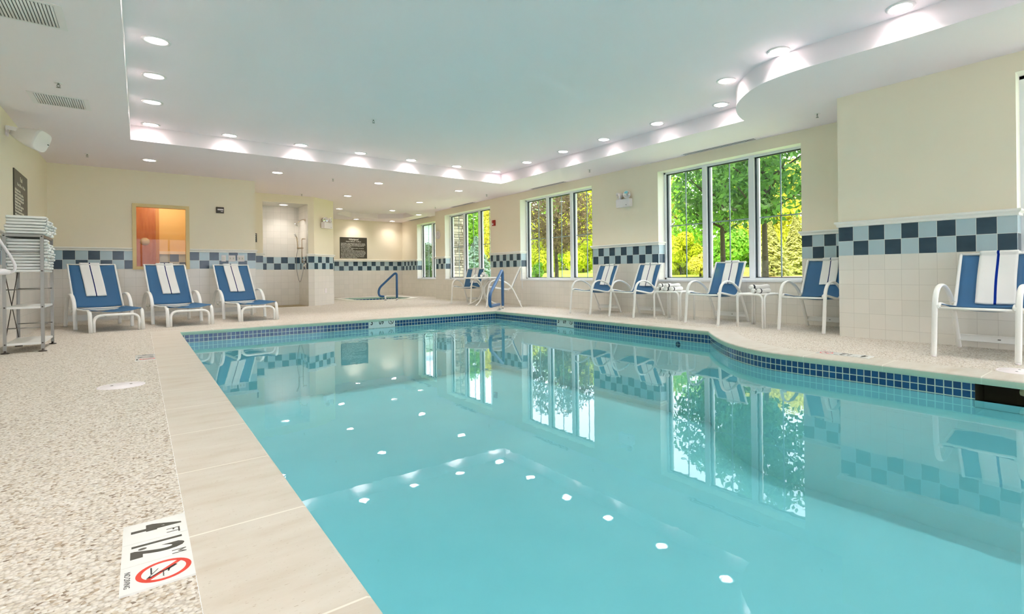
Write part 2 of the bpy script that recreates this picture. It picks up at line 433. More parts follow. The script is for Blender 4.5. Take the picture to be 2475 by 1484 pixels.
def win_wall(name, x, ya, yb, holes, anchors, extra=()):
    """wall facing -x from ya (far) to yb (near); anchors give the far edge of a dark top tile per stretch"""
    m = Mesh(); r = Mesh(); y = ya; hs = sorted(holes, reverse=True)
    cuts = [(h[1], h[0]) for h in hs]
    st = []; cur = ya
    for (hf, hn) in cuts: st.append((cur, hf)); cur = hn
    st.append((cur, yb))
    for (a, b), an in zip(st, anchors): panel(m, (x, a), (x, b), 0, CH, upos(a, an, -1))
    for (hf, hn) in cuts:
        panel(m, (x, hf), (x, hn), 0, WZ0, upos(hf, anchors[0], -1)); panel(m, (x, hf), (x, hn), WZ1, CH)
        d = 0.17
        panel(r, (x + d, hf), (x, hf), WZ0, WZ1, 1.02); panel(r, (x, hn), (x + d, hn), WZ0, WZ1, 0.02)
        for z, zz in ((WZ0, 0.1), (WZ1, 2.0)):
            r.quad([(x, hf, z), (x, hn, z), (x + d, hn, z), (x + d, hf, z)], [(0.5, 2.0)] * 4)
    m.build(name, M_WALL, kind='structure'); r.build('trim_reveal', M_REV, kind='structure')
win_wall('wall_alcove_window', W4, 18.9, 15.0, [(15.80, 17.54)], [18.72, 15.6])
m = Mesh(); panel(m, (W4, 15.0), (W2, 15.0), 0, CH, 0); m.build('wall_jog', M_WALL, kind='structure')
win_wall('wall_right', W2, 15.0, 2.527, [(11.72, 14.35), (7.745, 10.33), (3.42, 6.005)], [14.80, 11.44, 7.569, 3.43 - 0.0])
m = Mesh(); panel(m, (W2, 2.527), (W1, 2.527), 0, CH, 0); m.build('wall_pier_side', M_WALL, kind='structure')
win_wall('wall_pier', W1, 2.527, -5.0, [(-1.63, 0.972)], [2.527, -1.63])
GX0, GX1, GZ1 = -0.95, 5.80, 2.50     # unseen glazing added behind the viewer for daylight fill
m = Mesh(); panel(m, (W1, -5), (GX1, -5), 0, CH, 0); panel(m, (GX0, -5), (XL, -5), 0, CH, 0); panel(m, (GX1, -5), (GX0, -5), GZ1, CH, 0); m.build('wall_front', M_WALL, kind='structure')
m = Mesh(); m.lo_hi((GX0, -5.08, 0), (GX1, -5.0, .06)); m.lo_hi((GX0, -5.08, GZ1 - .06), (GX1, -5.0, GZ1))
for k in range(8): xx = GX0 + (GX1 - GX0 - .06) * k / 7; m.lo_hi((xx, -5.08, .06), (xx + .06, -5.0, GZ1 - .06))
dg = m.build('window_7', M_VINYL, kind='structure')
for k in range(7):
    xa = GX0 + .06 + (GX1 - GX0 - .06) * k / 7; m = Mesh(); m.lo_hi((xa - .005, -5.045, .055), (xa + (GX1 - GX0 - .06) / 7 - .055, -5.039, GZ1 - .055)); m.build('pane', M_GLASS, dg)
m = Mesh(); m.quad([(-12, -30, -.02), (12, -30, -.02), (12, -5.1, -.02), (-12, -5.1, -.02)]); m.build('ground_bounce', mat('pale_bounce_ground', rgb(200, 196, 188), .9), kind='structure')  # unseen pale ground added to bounce daylight through the glazing

# chair rail: runs as small profile boxes
n_tr = [0]
def rail(*pts):
    n_tr[0] += 1; m = Mesh(); pts = [Vector((p[0], p[1], 0)) for p in pts]
    prof = [(0.0, 1.222), (0.016, 1.226), (0.016, 1.246), (0.026, 1.256), (0.034, 1.264), (0.036, 1.276), (0.030, 1.284), (0.0, 1.286)]
    nrm = []
    for i in range(len(pts)):
        ns = []
        if i > 0: d = (pts[i] - pts[i - 1]).normalized(); ns.append(Vector((-d.y, d.x, 0)))
        if i < len(pts) - 1: d = (pts[i + 1] - pts[i]).normalized(); ns.append(Vector((-d.y, d.x, 0)))
        if len(ns) == 2:
            b = (ns[0] + ns[1]); b = b / max(b.dot(ns[0]), 0.3)
        else: b = ns[0]
        nrm.append(-b)
    rows = [[m.bm.verts.new(p + n_ * o + Vector((0, 0, z))) for (o, z) in prof] for p, n_ in zip(pts, nrm)]
    for a, b in zip(rows, rows[1:]):
        for j in range(len(prof) - 1): m.bm.faces.new([a[j], b[j], b[j + 1], a[j + 1]])
    m.bm.faces.new(rows[0]); m.bm.faces.new(rows[-1][::-1])
    m.build('trim_%d' % n_tr[0], M_TRIM, kind='structure')
D = 0.165
rail((XL, -5), (XL, 12.233), (-0.105, 12.233)); rail((0.72, 12.233), (1.80, 12.233), (1.80, 13.88), (2.19, 13.88), (2.19, 13.95))
rail((3.15, 13.95), (3.152, 13.88), (3.288, 13.88), (3.883, 14.424), (3.883, 18.9), (W4, 18.9), (W4, 17.54), (W4 + D, 17.54))
rail((W4 + D, 15.80), (W4, 15.80), (W4, 15.0), (W2, 15.0), (W2, 14.35), (W2 + D, 14.35))
rail((W2 + D, 11.72), (W2, 11.72), (W2, 10.33), (W2 + D, 10.33)); rail((W2 + D, 7.745), (W2, 7.745), (W2, 6.005), (W2 + D, 6.005))
rail((W2 + D, 3.42), (W2, 3.42), (W2, 2.527), (W1, 2.527), (W1, 0.972), (W1 + D, 0.972)); rail((W1 + D, -1.63), (W1, -1.63), (W1, -5), (GX1, -5)); rail((GX0, -5), (XL, -5))

# ------------------------------------------------------------------ windows
for wi, (wx, a, b, n) in enumerate(WIN):
    x = wx + 0.17; m = Mesh(); fwid = 0.035; mw_ = 0.085
    m.lo_hi((x, a, WZ0), (x + 0.09, a + fwid, WZ1)); m.lo_hi((x, b - fwid, WZ0), (x + 0.09, b, WZ1))
    m.lo_hi((x, a, WZ0), (x + 0.09, b, WZ0 + 0.035)); m.lo_hi((x, a, WZ1 - 0.03), (x + 0.09, b, WZ1))
    uw = (b - a) / n
    for k in range(1, n): m.lo_hi((x - 0.004, a + uw * k - mw_ / 2, WZ0), (x + 0.09, a + uw * k + mw_ / 2, WZ1))
    root = m.build('window_%d' % (wi + 1), M_VINYL, kind='structure')
    s_ = Mesh(); s_.lo_hi((wx - 0.012, a - 0.0, WZ0 - 0.028), (x + 0.01, b + 0.0, WZ0 + 0.004), bevel=0.004); s_.build('window_sill', M_VINYL, root)
    for k in range(n):
        y0 = a + uw * k + (mw_ / 2 if k else fwid); y1 = a + uw * (k + 1) - (mw_ / 2 if k < n - 1 else fwid)
        z0, z1 = WZ0 + 0.035, WZ1 - 0.03
        gk = Mesh()
        for q0, q1 in (((y0, z0), (y0 + 0.02, z1)), ((y1 - 0.02, z0), (y1, z1)), ((y0, z0), (y1, z0 + 0.012)), ((y0, z1 - 0.016), (y1, z1))):
            gk.lo_hi((x + 0.03, q0[0], q0[1]), (x + 0.062, q1[0], q1[1]))
        gk.build('gasket', M_GASKET, root)
        sa = Mesh()
        for q0, q1 in (((y0 + 0.02, z0 + 0.012), (y0 + 0.04, z1 - 0.016)), ((y1 - 0.055, z0 + 0.012), (y1 - 0.02, z1 - 0.016))):
            sa.lo_hi((x + 0.05, q0[0], q0[1]), (x + 0.085, q1[0], q1[1]))
        sa.build('sash', M_VINYL, root)
        pn = Mesh(); pn.lo_hi((x + 0.060, y0 + 0.015, z0 + 0.01), (x + 0.064, y1 - 0.015, z1 - 0.012)); pn.build('pane', M_GLASS, root)
        mu = Mesh(); yc = (y0 + y1) / 2; zc = 1.558
        mu.lo_hi((x + 0.068, yc - 0.009, z0 + 0.012), (x + 0.078, yc + 0.009, z1 - 0.014)); mu.lo_hi((x + 0.068, y0 + 0.02, zc - 0.009), (x + 0.078, y1 - 0.02, zc + 0.009))
        mu.build('muntin', M_MUNTIN, root)

# ------------------------------------------------------------------ ceiling with raised tray and whirlpool recess
tray = [(5.985, 9.54), (5.985, 3.66)] + [tuple(p[:2]) for p in smooth_path([(5.935, 3.655, 0), (5.70, 3.575, 0), (5.461, 3.45, 0), (5.27, 3.30, 0), (5.10, 3.10, 0), (4.965, 2.86, 0), (4.90, 2.60, 0), (4.89, 2.30, 0), (4.92, 1.9, 0), (4.945, 1.3, 0), (4.94, 0.6, 0), (4.94, -0.4, 0)], 4)] + [(4.94, -3.2), (-0.09, -3.2), (-0.09, 9.54)]
octo = [(4.75, 17.3), (4.75, 16.35), (5.3, 15.75), (6.35, 15.75), (6.95, 16.4), (6.95, 17.4), (6.3, 18.0), (5.4, 18.0)]
m = Mesh(); m.poly_fill([[(XL, -5), (W4 + 0.2, -5), (W4 + 0.2, 18.95), (XL, 18.95)], tray, octo], CH, up=False); m.build('ceiling', M_CEIL, kind='structure')
def ringwall(name, lp, z0, z1, mt, closed=True):
    m = Mesh(); n = len(lp)
    for i in range(n):
        a, b = lp[i], lp[(i + 1) % n]
        m.quad([(*a, z0), (*b, z0), (*b, z1), (*a, z1)], smooth=False)
    bmesh.ops.remove_doubles(m.bm, verts=m.bm.verts, dist=1e-4)
    for f in m.bm.faces: f.smooth = True
    for e in m.bm.edges:
        if len(e.link_faces) == 2 and e.calc_face_angle(0) > 0.6: e.smooth = False
    m.poly_fill([lp], z1, up=False)
    return m.build(name, mt, kind='structure')
ringwall('ceiling_tray', tray, CH, TZ, M_CEIL); ringwall('ceiling_whirlpool_recess', octo, CH, CH + 0.16, M_CEIL)

# ------------------------------------------------------------------ pool outline
curve = [tuple(p[:2]) for p in smooth_path([(5.43, 3.86, 0), (5.17, 3.62, 0), (4.875, 3.31, 0), (4.67, 3.05, 0), (4.52, 2.79, 0), (4.43, 2.55, 0), (4.40, 2.30, 0), (4.405, 1.96, 0), (4.42, 1.6, 0), (4.42, 1.2, 0), (4.42, 0.95, 0)], 5)]
pool = [(0.41, -2.6), (0.41, 8.92), (5.43, 8.92)] + curve + [(4.42, 0.45), (4.42, -2.6)]
def offset(lp, d):
    n = len(lp); out = []
    for i in range(n):
        a, b, c = Vector(lp[i - 1]), Vector(lp[i]), Vector(lp[(i + 1) % n])
        t1 = (b - a).normalized(); t2 = (c - b).normalized()
        n1 = Vector((-t1.y, t1.x)); n2 = Vector((-t2.y, t2.x)); q = n1 + n2
        q = q / max(q.dot(n1), 0.35); out.append(tuple(b + q * d))
    return out
def arclen(lp):
    s_ = [0.0]
    for i in range(len(lp)): s_.append(s_[-1] + math.dist(lp[i], lp[(i + 1) % len(lp)]))
    return s_
AL = arclen(pool)
def strip(m, la, za, lb, zb, uvf=None, smooth=True):
    n = len(la); bmv = m.bm
    A = [bmv.verts.new((*p, za)) for p in la]; B_ = [bmv.verts.new((*p, zb)) for p in lb]
    for i in range(n):
        j = (i + 1) % n
        f = bmv.faces.new([A[i], A[j], B_[j], B_[i]]); f.smooth = smooth
        if uvf:
            td = (Vector(pool[j]) - Vector(pool[i])).normalized()
            for l in f.loops: l[m.uv].uv = uvf(AL[i] + (l.vert.co.xy - Vector(pool[i])).dot(td), 0)
def sharpen(m, ang=0.7):
    bmesh.ops.remove_doubles(m.bm, verts=m.bm.verts, dist=1e-5)
    for e in m.bm.edges:
        if len(e.link_faces) == 2 and e.calc_face_angle(0) > ang: e.smooth = False
m = Mesh(); prof = [(0.31, 0.001), (0.014, 0.001), (0.005, -0.003), (0.0, -0.012), (0.0, -0.044), (0.004, -0.053), (0.03, -0.055)]
offs = [offset(pool, d) for d, z in prof]
for i in range(len(prof) - 1): strip(m, offs[i], prof[i][1], offs[i + 1], prof[i + 1][1], lambda s_, z: (s_ - 0.11, 0))
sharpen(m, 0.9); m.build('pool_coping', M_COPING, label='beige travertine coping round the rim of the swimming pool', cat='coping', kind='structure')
face = offset(pool, 0.02)
# basin: mosaic band then plaster; the band is interrupted for the skimmer between y 0.45 and 0.95
m = Mesh(); n = len(pool); gap_i = next(i for i in range(n) if abs(pool[i][1] - 0.95) < 1e-6 and abs(pool[(i + 1) % n][1] - 0.45) < 1e-6)
for i in range(n):
    j = (i + 1) % n
    zb = -0.172
    if i == gap_i: continue
    else: zt = -0.050
    m.quad([(*face[i], zt), (*face[j], zt), (*face[j], zb), (*face[i], zb)], [((AL[i] + 0.012) / 0.0537, (zt + 0.055) / 0.0537), ((AL[i + 1] + 0.012) / 0.0537, (zt + 0.055) / 0.0537), ((AL[i + 1] + 0.012) / 0.0537, (zb + 0.055) / 0.0537), ((AL[i] + 0.012) / 0.0537, (zb + 0.055) / 0.0537)], smooth=True)
sharpen(m); band = m.build('pool_tile_band', M_MOSAIC, kind='structure')
m = Mesh(); strip(m, face, -0.172, face, -1.15)
m.poly_fill([face], -1.15, up=True); m.build('pool_basin', M_PLASTER, kind='structure')
m = Mesh(); m.poly_fill([face], -0.165, up=True)
m.build('pool_water', M_WATER, label='clear turquoise pool water mirroring the windows and ceiling lights', cat='water', kind='stuff')
# skimmer mouth
m = Mesh(); x0, x1 = 4.435, 4.72; y0, y1 = 0.445, 0.955
m.quad([(x0, y1, -0.22), (x1, y1, -0.22), (x1, y1, -0.05), (x0, y1, -0.05)]); m.quad([(x0, y0, -0.22), (x0, y0, -0.05), (x1, y0, -0.05), (x1, y0, -0.22)])
m.quad([(x1, y0, -0.22), (x1, y0, -0.05), (x1, y1, -0.05), (x1, y1, -0.22)]); m.quad([(x0, y0, -0.22), (x1, y0, -0.22), (x1, y1, -0.22), (x0, y1, -0.22)])
m.quad([(x0, y0, -0.05), (x0, y1, -0.05), (x1, y1, -0.05), (x1, y0, -0.05)])
sk = m.build('skimmer', M_WATERSTOP, label='dark pool skimmer mouth under the coping at the right picture edge', cat='skimmer')
m = Mesh(); m.box((4.60, 0.62, -0.095), (0.14, 0.22, 0.05), bevel=0.02); m.build('weir_flap', mat('skimmer_plastic', rgb(190, 180, 140), 0.5), sk)
# deck
m = Mesh(); outer = offset(pool, 0.31)
whirl = [(4.62, 15.8), (5.1, 15.2), (6.3, 15.2), (6.85, 15.9), (6.85, 17.3), (6.3, 17.9), (5.1, 17.9), (4.62, 17.4)]
m.poly_fill([[(XL, -5), (W4 + 0.1, -5), (W4 + 0.1, 18.9), (XL, 18.9)], outer, whirl], 0.0, up=True)
m.build('floor', M_DECK, kind='structure')
# whirlpool
wr = offset(whirl[::-1], 0.0); inner = offset(whirl, 0.24 if False else -0.24)
def area(lp): return sum(lp[i][0] * lp[(i + 1) % len(lp)][1] - lp[(i + 1) % len(lp)][0] * lp[i][1] for i in range(len(lp)))
if abs(area(inner)) > abs(area(whirl)): inner = offset(whirl, 0.24)
m = Mesh(); n = len(whirl)
AW = arclen(inner)
for i in range(n):
    j = (i + 1) % n
    m.quad([(*whirl[i], 0.0), (*whirl[j], 0.0), (*whirl[j], 0.012), (*whirl[i], 0.012)])
    m.quad([(*whirl[i], 0.012), (*whirl[j], 0.012), (*inner[j], 0.012), (*inner[i], 0.012)], [(0, 0)] * 4)
    m.quad([(*inner[i], 0.012), (*inner[j], 0.012), (*inner[j], -0.05), (*inner[i], -0.05)])
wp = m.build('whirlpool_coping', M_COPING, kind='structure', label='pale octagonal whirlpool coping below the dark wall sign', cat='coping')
m = Mesh()
for i in range(n):
    j = (i + 1) % n
    m.quad([(*inner[i], -0.05), (*inner[j], -0.05), (*inner[j], -0.9), (*inner[i], -0.9)], [(AW[i] / 0.11, 0), (AW[i + 1] / 0.11, 0), (AW[i + 1] / 0.11, -8), (AW[i] / 0.11, -8)])
m.poly_fill([inner], -0.9, up=True); m.build('whirlpool_tiles', M_MOSAIC, kind='structure')
m = Mesh(); m.poly_fill([inner], -0.13, up=True); m.build('whirlpool_water', M_WATER, label='still water of the whirlpool in the far alcove', cat='water', kind='stuff')
# shower floor
m = Mesh(); m.lo_hi((2.19, 13.90, 0.0), (3.14, 14.74, 0.006)); m.build('floor_shower', mat('shower_floor', rgb(150, 132, 92), 0.5), kind='structure')

# unseen building mass added above, its height set to shade the lawn
M_EXT = mat('exterior_siding', rgb(196, 204, 206), 0.8)
m = Mesh(); m.lo_hi((-1.6, -5.1, 3.1), (7.35, 19.4, 8.2)); m.build('roof_shade_mass', M_EXT, kind='structure')
m = Mesh(); m.lo_hi((-1.6, -5.5, -0.3), (-1.3, 19.4, 3.1)); m.lo_hi((-1.6, 19.1, -0.3), (8.0, 19.4, 3.1)); m.build('wall_exterior', M_EXT, kind='structure')

# ------------------------------------------------------------------ recessed ceiling lights
def make_light(z):
    root = empty('ceiling_light', (0, 0, z), label='x', cat='ceiling light')
    m = Mesh(); m.lathe([(0.108, -0.004), (0.106, -0.010), (0.086, -0.008), (0.082, 0.0), (0.080, 0.02)], seg=32)
    m.lathe([(0.108, -0.004), (0.108, 0.0005), (0.082, 0.0005)], seg=32); m.build('trim_ring', M_PLASTIC, root)
    m = Mesh(); m.lathe([(0.082, -0.006), (0.081, 0.03), (0.077, 0.06), (0.068, 0.098), (0.0, 0.104)], seg=32); m.build('reflector', M_CAN, root)
    m = Mesh(); m.lathe([(0.0, 0.0), (0.060, 0.0)], (0, 0, 0.094), seg=16, sm=False); m.build('lamp_lens', M_LENS, root)
    return root
# the ceiling surfaces are cut by the cans: lens sits above the sheet, so pierce the sheets
left_y = [9.35, 8.14, 7.07, 6.00, 4.94, 3.87, 2.80, 1.73, 0.66, -0.41, -1.48]  # nearer lights are unseen, carrying the row on to light the near room
back_x = [1.056, 2.035, 2.98, 3.90, 4.84, 5.75]
right_y = [8.21, 7.09, 6.04, 4.92, 3.845]
ordn = ['first', 'second', 'third', 'fourth', 'fifth', 'sixth', 'seventh', 'eighth', 'ninth', 'tenth', 'eleventh', 'twelfth']
LT = []
for i, y_ in enumerate(left_y):
    LT.append((0.128, y_, TZ, 'recessed light in the raised ceiling, %s from the far left corner along the left side' % ordn[i], 'lights along the left side of the raised ceiling'))
for i, x_ in enumerate(back_x):
    LT.append((x_, 9.355, TZ, 'recessed light in the raised ceiling, %s from the left along its far edge' % ordn[i], 'lights along the far edge of the raised ceiling'))
for i, y_ in enumerate(right_y):
    LT.append((5.74, y_, TZ, 'recessed light in the raised ceiling, %s from the far corner on the window side' % ordn[i], 'lights along the window side of the raised ceiling'))
for x_, y_, t_ in ((5.071, 3.325, 'tucked beside the far end of the ceiling curve'), (4.796, 2.55, 'just before the ceiling curve'), (4.79, 1.49, 'nearest the top right picture corner'), (4.79, 0.4, 'outside the frame on the right'), (4.79, -0.7, 'second outside the frame on the right')):
    LT.append((x_, y_, TZ, 'recessed light in the raised ceiling, ' + t_, 'lights along the window side of the raised ceiling'))
for x_, y_, t_ in ((0.129, 11.03, 'above the first two loungers, leftmost'), (1.98, 10.97, 'in front of the block corner by the shower'), (3.87, 11.0, 'in front of the raised tray, third from the left'), (5.69, 10.91, 'in front of the raised tray nearest the windows'),
                   (3.89, 13.2, 'before the angled wall'), (5.76, 13.28, 'over the deck before the whirlpool'), (5.84, 15.45, 'at the near edge of the whirlpool recess'), (6.935, 16.07, 'by the alcove window'),
                   (4.45, 15.9, 'at the left edge of the whirlpool recess'), (5.74, 18.55, 'right above the whirlpool sign'), (6.99, 18.53, 'in the far right alcove corner'), (2.7, 14.3, 'inside the shower')):
    zz = CH if y_ < 14 or x_ > 3 else 2.5
    LT.append((x_, y_, zz, 'recessed light in the low ceiling, ' + t_, 'lights in the low ceiling'))
for x_, y_ in ((-0.6, 1.5), (-0.6, -1.5), (5.5, -2.5), (2.4, -4.1)):  # unseen extra lights added to brighten the room near the viewer
    LT.append((x_, y_, CH, 'recessed light in the low ceiling, added unseen behind the viewer at %s' % ('left' if y_ > 0 else 'far left' if x_ < 0 else 'right' if x_ > 5 else 'centre'), 'lights in the low ceiling'))
proto = make_light(0); first = True
for (x_, y_, z_, lab, grp) in LT:
    o = proto if first else copy_tree(proto); first = False
    relabel(o, lab, (x_, y_, z_), 0); o['group'] = grp
# pierce the ceiling meshes where a can sits
def pierce(names):
    for nm in names:
        o = bpy.data.objects[nm]; bm = bmesh.new(); bm.from_mesh(o.data)
        zs = {'ceiling': CH, 'ceiling_tray': TZ, 'wall_shower': 2.5}[nm]
        mine = [l for l in LT if abs(l[2] - zs) < 1e-4]
        flat = [f for f in bm.faces if abs(f.normal.z) > 0.9 and abs(f.calc_center_median().z - zs) < 1e-3]
        uvl = bm.loops.layers.uv.active
        bnd = {}
        for f in flat:
            for e in f.edges: bnd[e] = bnd.get(e, 0) + 1
        loops_e = [e for e, c in bnd.items() if c == 1]
        segs = [(e.verts[0].co.copy(), e.verts[1].co.copy()) for e in loops_e]
        bmesh.ops.delete(bm, geom=flat, context='FACES_ONLY')
        bmesh.ops.delete(bm, geom=[e for e in bm.edges if not e.link_faces], context='EDGES')
        vm = {}
        def V(c):
            k = (round(c.x, 5), round(c.y, 5))
            if k not in vm: vm[k] = bm.verts.new(c)
            return vm[k]
        es = [bm.edges.new((V(a), V(b))) for a, b in segs]
        for (x_, y_, z_, _, _) in mine:
            vs = [bm.verts.new((x_ + 0.083 * math.cos(2 * PI * k / 20), y_ + 0.083 * math.sin(2 * PI * k / 20), zs)) for k in range(20)]
            es += [bm.edges.new((vs[k], vs[(k + 1) % 20])) for k in range(20)]
        r = bmesh.ops.triangle_fill(bm, use_beauty=True, edges=es)
        for f in [q for q in r['geom'] if isinstance(q, bmesh.types.BMFace)]:
            f.normal_update()
            if f.normal.z > 0: f.normal_flip()
            f.smooth = False
            if nm == 'wall_shower' and uvl:
                for l in f.loops: l[uvl].uv = (0.5, 0.1)
        bm.to_mesh(o.data); bm.free()
pierce(['ceiling', 'ceiling_tray', 'wall_shower'])

# ------------------------------------------------------------------ grilles, slots, sprinklers
def make_grille(x0, y0, x1, y1, label):
    cx, cy = (x0 + x1) / 2, (y0 + y1) / 2; r = empty('ceiling_vent', (cx, cy, CH), 0, label, 'vent', 'square return air grilles')
    w_, h_ = (x1 - x0) / 2, (y1 - y0) / 2
    m = Mesh()
    for a, b in (((-w_, -h_), (-w_ + .045, h_)), ((w_ - .045, -h_), (w_, h_)), ((-w_ + .045, -h_), (w_ - .045, -h_ + .03)), ((-w_ + .045, h_ - .03), (w_ - .045, h_))): m.lo_hi((a[0], a[1], -0.006), (b[0], b[1], 0.0))
    m.build('vent_frame', M_PLASTIC, r)
    m = Mesh(); n_ = 20; s0 = -w_ + .045; st = (2 * w_ - .09) / n_
    for k in range(n_):
        x = s0 + st * (k + .5); m.tube([(x, -h_ + .036, -0.003), (x, h_ - .036, -0.003)], st * 0.40, 8, rb=0.005, ref=(1, 0, 0))
    m.build('slats', M_PLASTIC, r)
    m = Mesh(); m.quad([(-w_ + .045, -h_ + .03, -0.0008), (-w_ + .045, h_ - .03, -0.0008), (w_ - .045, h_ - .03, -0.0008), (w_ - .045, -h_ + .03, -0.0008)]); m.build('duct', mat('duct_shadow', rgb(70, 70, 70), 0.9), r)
make_grille(-0.885, 7.68, -0.415, 8.16, 'white square slatted air grille in the low ceiling, the farther one')
make_grille(-0.885, 5.14, -0.415, 5.63, 'white square slatted air grille at the top left picture corner')
for (x_, a, b, t_) in ((6.92, 4.06, 5.36, 'big near window'), (6.925, 8.49, 9.73, 'second window'), (6.94, 12.43, 13.75, 'window beside the round table'), (7.43, 16.39, 18.0, 'narrow alcove window')):
    r = empty('linear_diffuser', (x_, (a + b) / 2, CH), 0, 'long thin slot air diffuser in the ceiling over the ' + t_, 'vent', 'slot diffusers above the windows')
    h_ = (b - a) / 2; m = Mesh()
    for o_ in (-0.048, 0.0, 0.048): m.lo_hi((o_ - .006, -h_, -0.006), (o_ + .006, h_, 0))
    m.lo_hi((-.052, -h_ - .02, -.006), (.054, -h_, 0)); m.lo_hi((-.052, h_, -.006), (.054, h_ + .02, 0)); m.build('slot_frame', M_PLASTIC, r)
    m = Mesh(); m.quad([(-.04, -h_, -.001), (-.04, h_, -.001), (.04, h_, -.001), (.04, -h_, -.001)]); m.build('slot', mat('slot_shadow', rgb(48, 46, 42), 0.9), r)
sp = None
for (x_, y_, z_, t_) in ((-0.605, 7.19, CH, 'between the two square grilles'), (-0.62, 11.05, CH, 'before the far left wall'), (2.97, 11.02, CH, 'in front of the shower recess'), (6.44, 2.93, CH, 'by the pier on the right'),
                     (6.49, 7.23, CH, 'between the two big windows'), (6.5, 11.03, CH, 'by the fire alarm'), (6.51, 13.92, CH, 'above the round table'), (2.94, 13.5, CH, 'above the shower opening'), (2.48, 7.22, TZ, 'alone in the middle of the raised ceiling')):
    if sp is None:
        sp = empty('sprinkler', (0, 0, 0), 0, 'x', 'sprinkler', 'ceiling sprinklers')
        m = Mesh(); m.lathe([(0.0, -0.004), (0.034, -0.004), (0.036, 0.0)], seg=20); m.build('escutcheon', M_PLASTIC, sp)
        m = Mesh(); m.tube([(0, 0, 0), (0, 0, -0.022)], 0.007); m.tube([(-.008, 0, -.018), (-.012, 0, -.032), (0, 0, -.044)], .0025, 6); m.tube([(.008, 0, -.018), (.012, 0, -.032), (0, 0, -.044)], .0025, 6)
        m.lathe([(0.0, -0.046), (0.017, -0.046), (0.017, -0.048), (0.0, -0.048)], seg=16); m.build('sprinkler_head', M_STEEL, sp); o = sp
    else: o = copy_tree(sp)
    relabel(o, 'small ceiling sprinkler ' + t_, (x_, y_, z_), 0)

# ------------------------------------------------------------------ sling armchair (front towards local -y)
def rail_pts():
    # side profile of the sling: (y, z); front of seat at y=-0.35
    return smooth_path([(0, -0.335, 0.418), (0, -0.325, 0.44), (0, -0.29, 0.446), (0, -0.15, 0.425), (0, 0.03, 0.395), (0, 0.11, 0.398), (0, 0.165, 0.44), (0, 0.205, 0.53), (0, 0.27, 0.68), (0, 0.335, 0.82), (0, 0.355, 0.865), (0, 0.375, 0.878)], 5)
RP = resample(rail_pts(), 50)
def sling_fn(w_, sag):
    n_ = len(RP) - 1
    def fn(u, v):
        k = v * n_; i = min(int(k), n_ - 1); t = k - i; p = RP[i].lerp(RP[i + 1], t)
        tg = (RP[min(i + 1, n_)] - RP[max(i - 1, 0)]).normalized(); nr = Vector((0, -tg.z, tg.y))   # upward/front facing
        x = (u - 0.5) * w_; s_ = sag * (1 - (2 * u - 1) ** 2)
        nr = Vector((0, -tg.z, tg.y))
        if nr.z < 0 and v < 0.5: nr = -nr
        return Vector((x, p.y, p.z)) - nr * s_, nr
    return fn
CW = 0.50
def make_chair():
    r = empty('sling_armchair', (0, 0, 0), 0, 'x', 'chair', 'blue sling armchairs')
    m = Mesh(); fn = sling_fn(CW, 0.022); m.grid(lambda u, v: fn(u, 0.03 + v * 0.965), 10, 44, 0.004); m.build('sling', M_SLING, r)
    for s_ in (-1, 1):
        m = Mesh(); m.tube([Vector((s_ * CW / 2, p.y, p.z)) for p in RP], 0.0145, 10); m.build('side_rail', M_WHITE, r)
        x = s_ * 0.277
        hp = smooth_path([(x, -0.385, 0.0), (x, -0.362, 0.18), (x, -0.340, 0.40), (x, -0.318, 0.50), (x, -0.262, 0.572), (x, -0.165, 0.603), (x, -0.06, 0.590), (x, 0.06, 0.535), (x, 0.16, 0.445), (x, 0.23, 0.33), (x, 0.33, 0.12), (x, 0.385, 0.0)], 5)
        m = Mesh(); m.tube(hp, 0.0225, 12, rb=0.013, ref=(1, 0, 0)); m.build('arm_hoop', M_WHITE, r)
        for yy in (-0.385, 0.385):
            m = Mesh(); m.lathe([(0.0, 0.0), (0.018, 0.0), (0.018, 0.012), (0.0, 0.012)], (x, yy, 0), 12); m.build('foot_cap', M_PLASTIC, r)
        for yy, zz in ((-0.33, 0.425), (0.165, 0.44)):
            m = Mesh(); m.box((s_ * 0.262, yy, zz), (0.035, 0.035, 0.03), bevel=0.006); m.build('bracket', M_WHITE, r)
    for yy, zz in ((-0.33, 0.412), (0.10, 0.375), (0.372, 0.877)):
        m = Mesh(); m.tube([(-CW / 2, yy, zz), (CW / 2, yy, zz)], 0.011); m.build('cross_bar', M_WHITE, r)
    m = Mesh(); m.box((0, 0.352, 0.100), (0.545, 0.010, 0.062), m=Matrix.Rotation(-0.42, 4, 'X')); m.box((0, 0.352 - .004, 0.131), (0.545, 0.016, 0.006)); m.box((0, 0.368, 0.070), (0.545, 0.016, 0.006)); st = m.build('stretcher', M_WHITE, r)
    m = Mesh(); m.box((0.03, 0.3445, 0.100), (0.022, 0.003, 0.010), m=Matrix.Rotation(-0.42, 4, 'X')); m.build('maker_plate', M_STEEL, st)
    return r
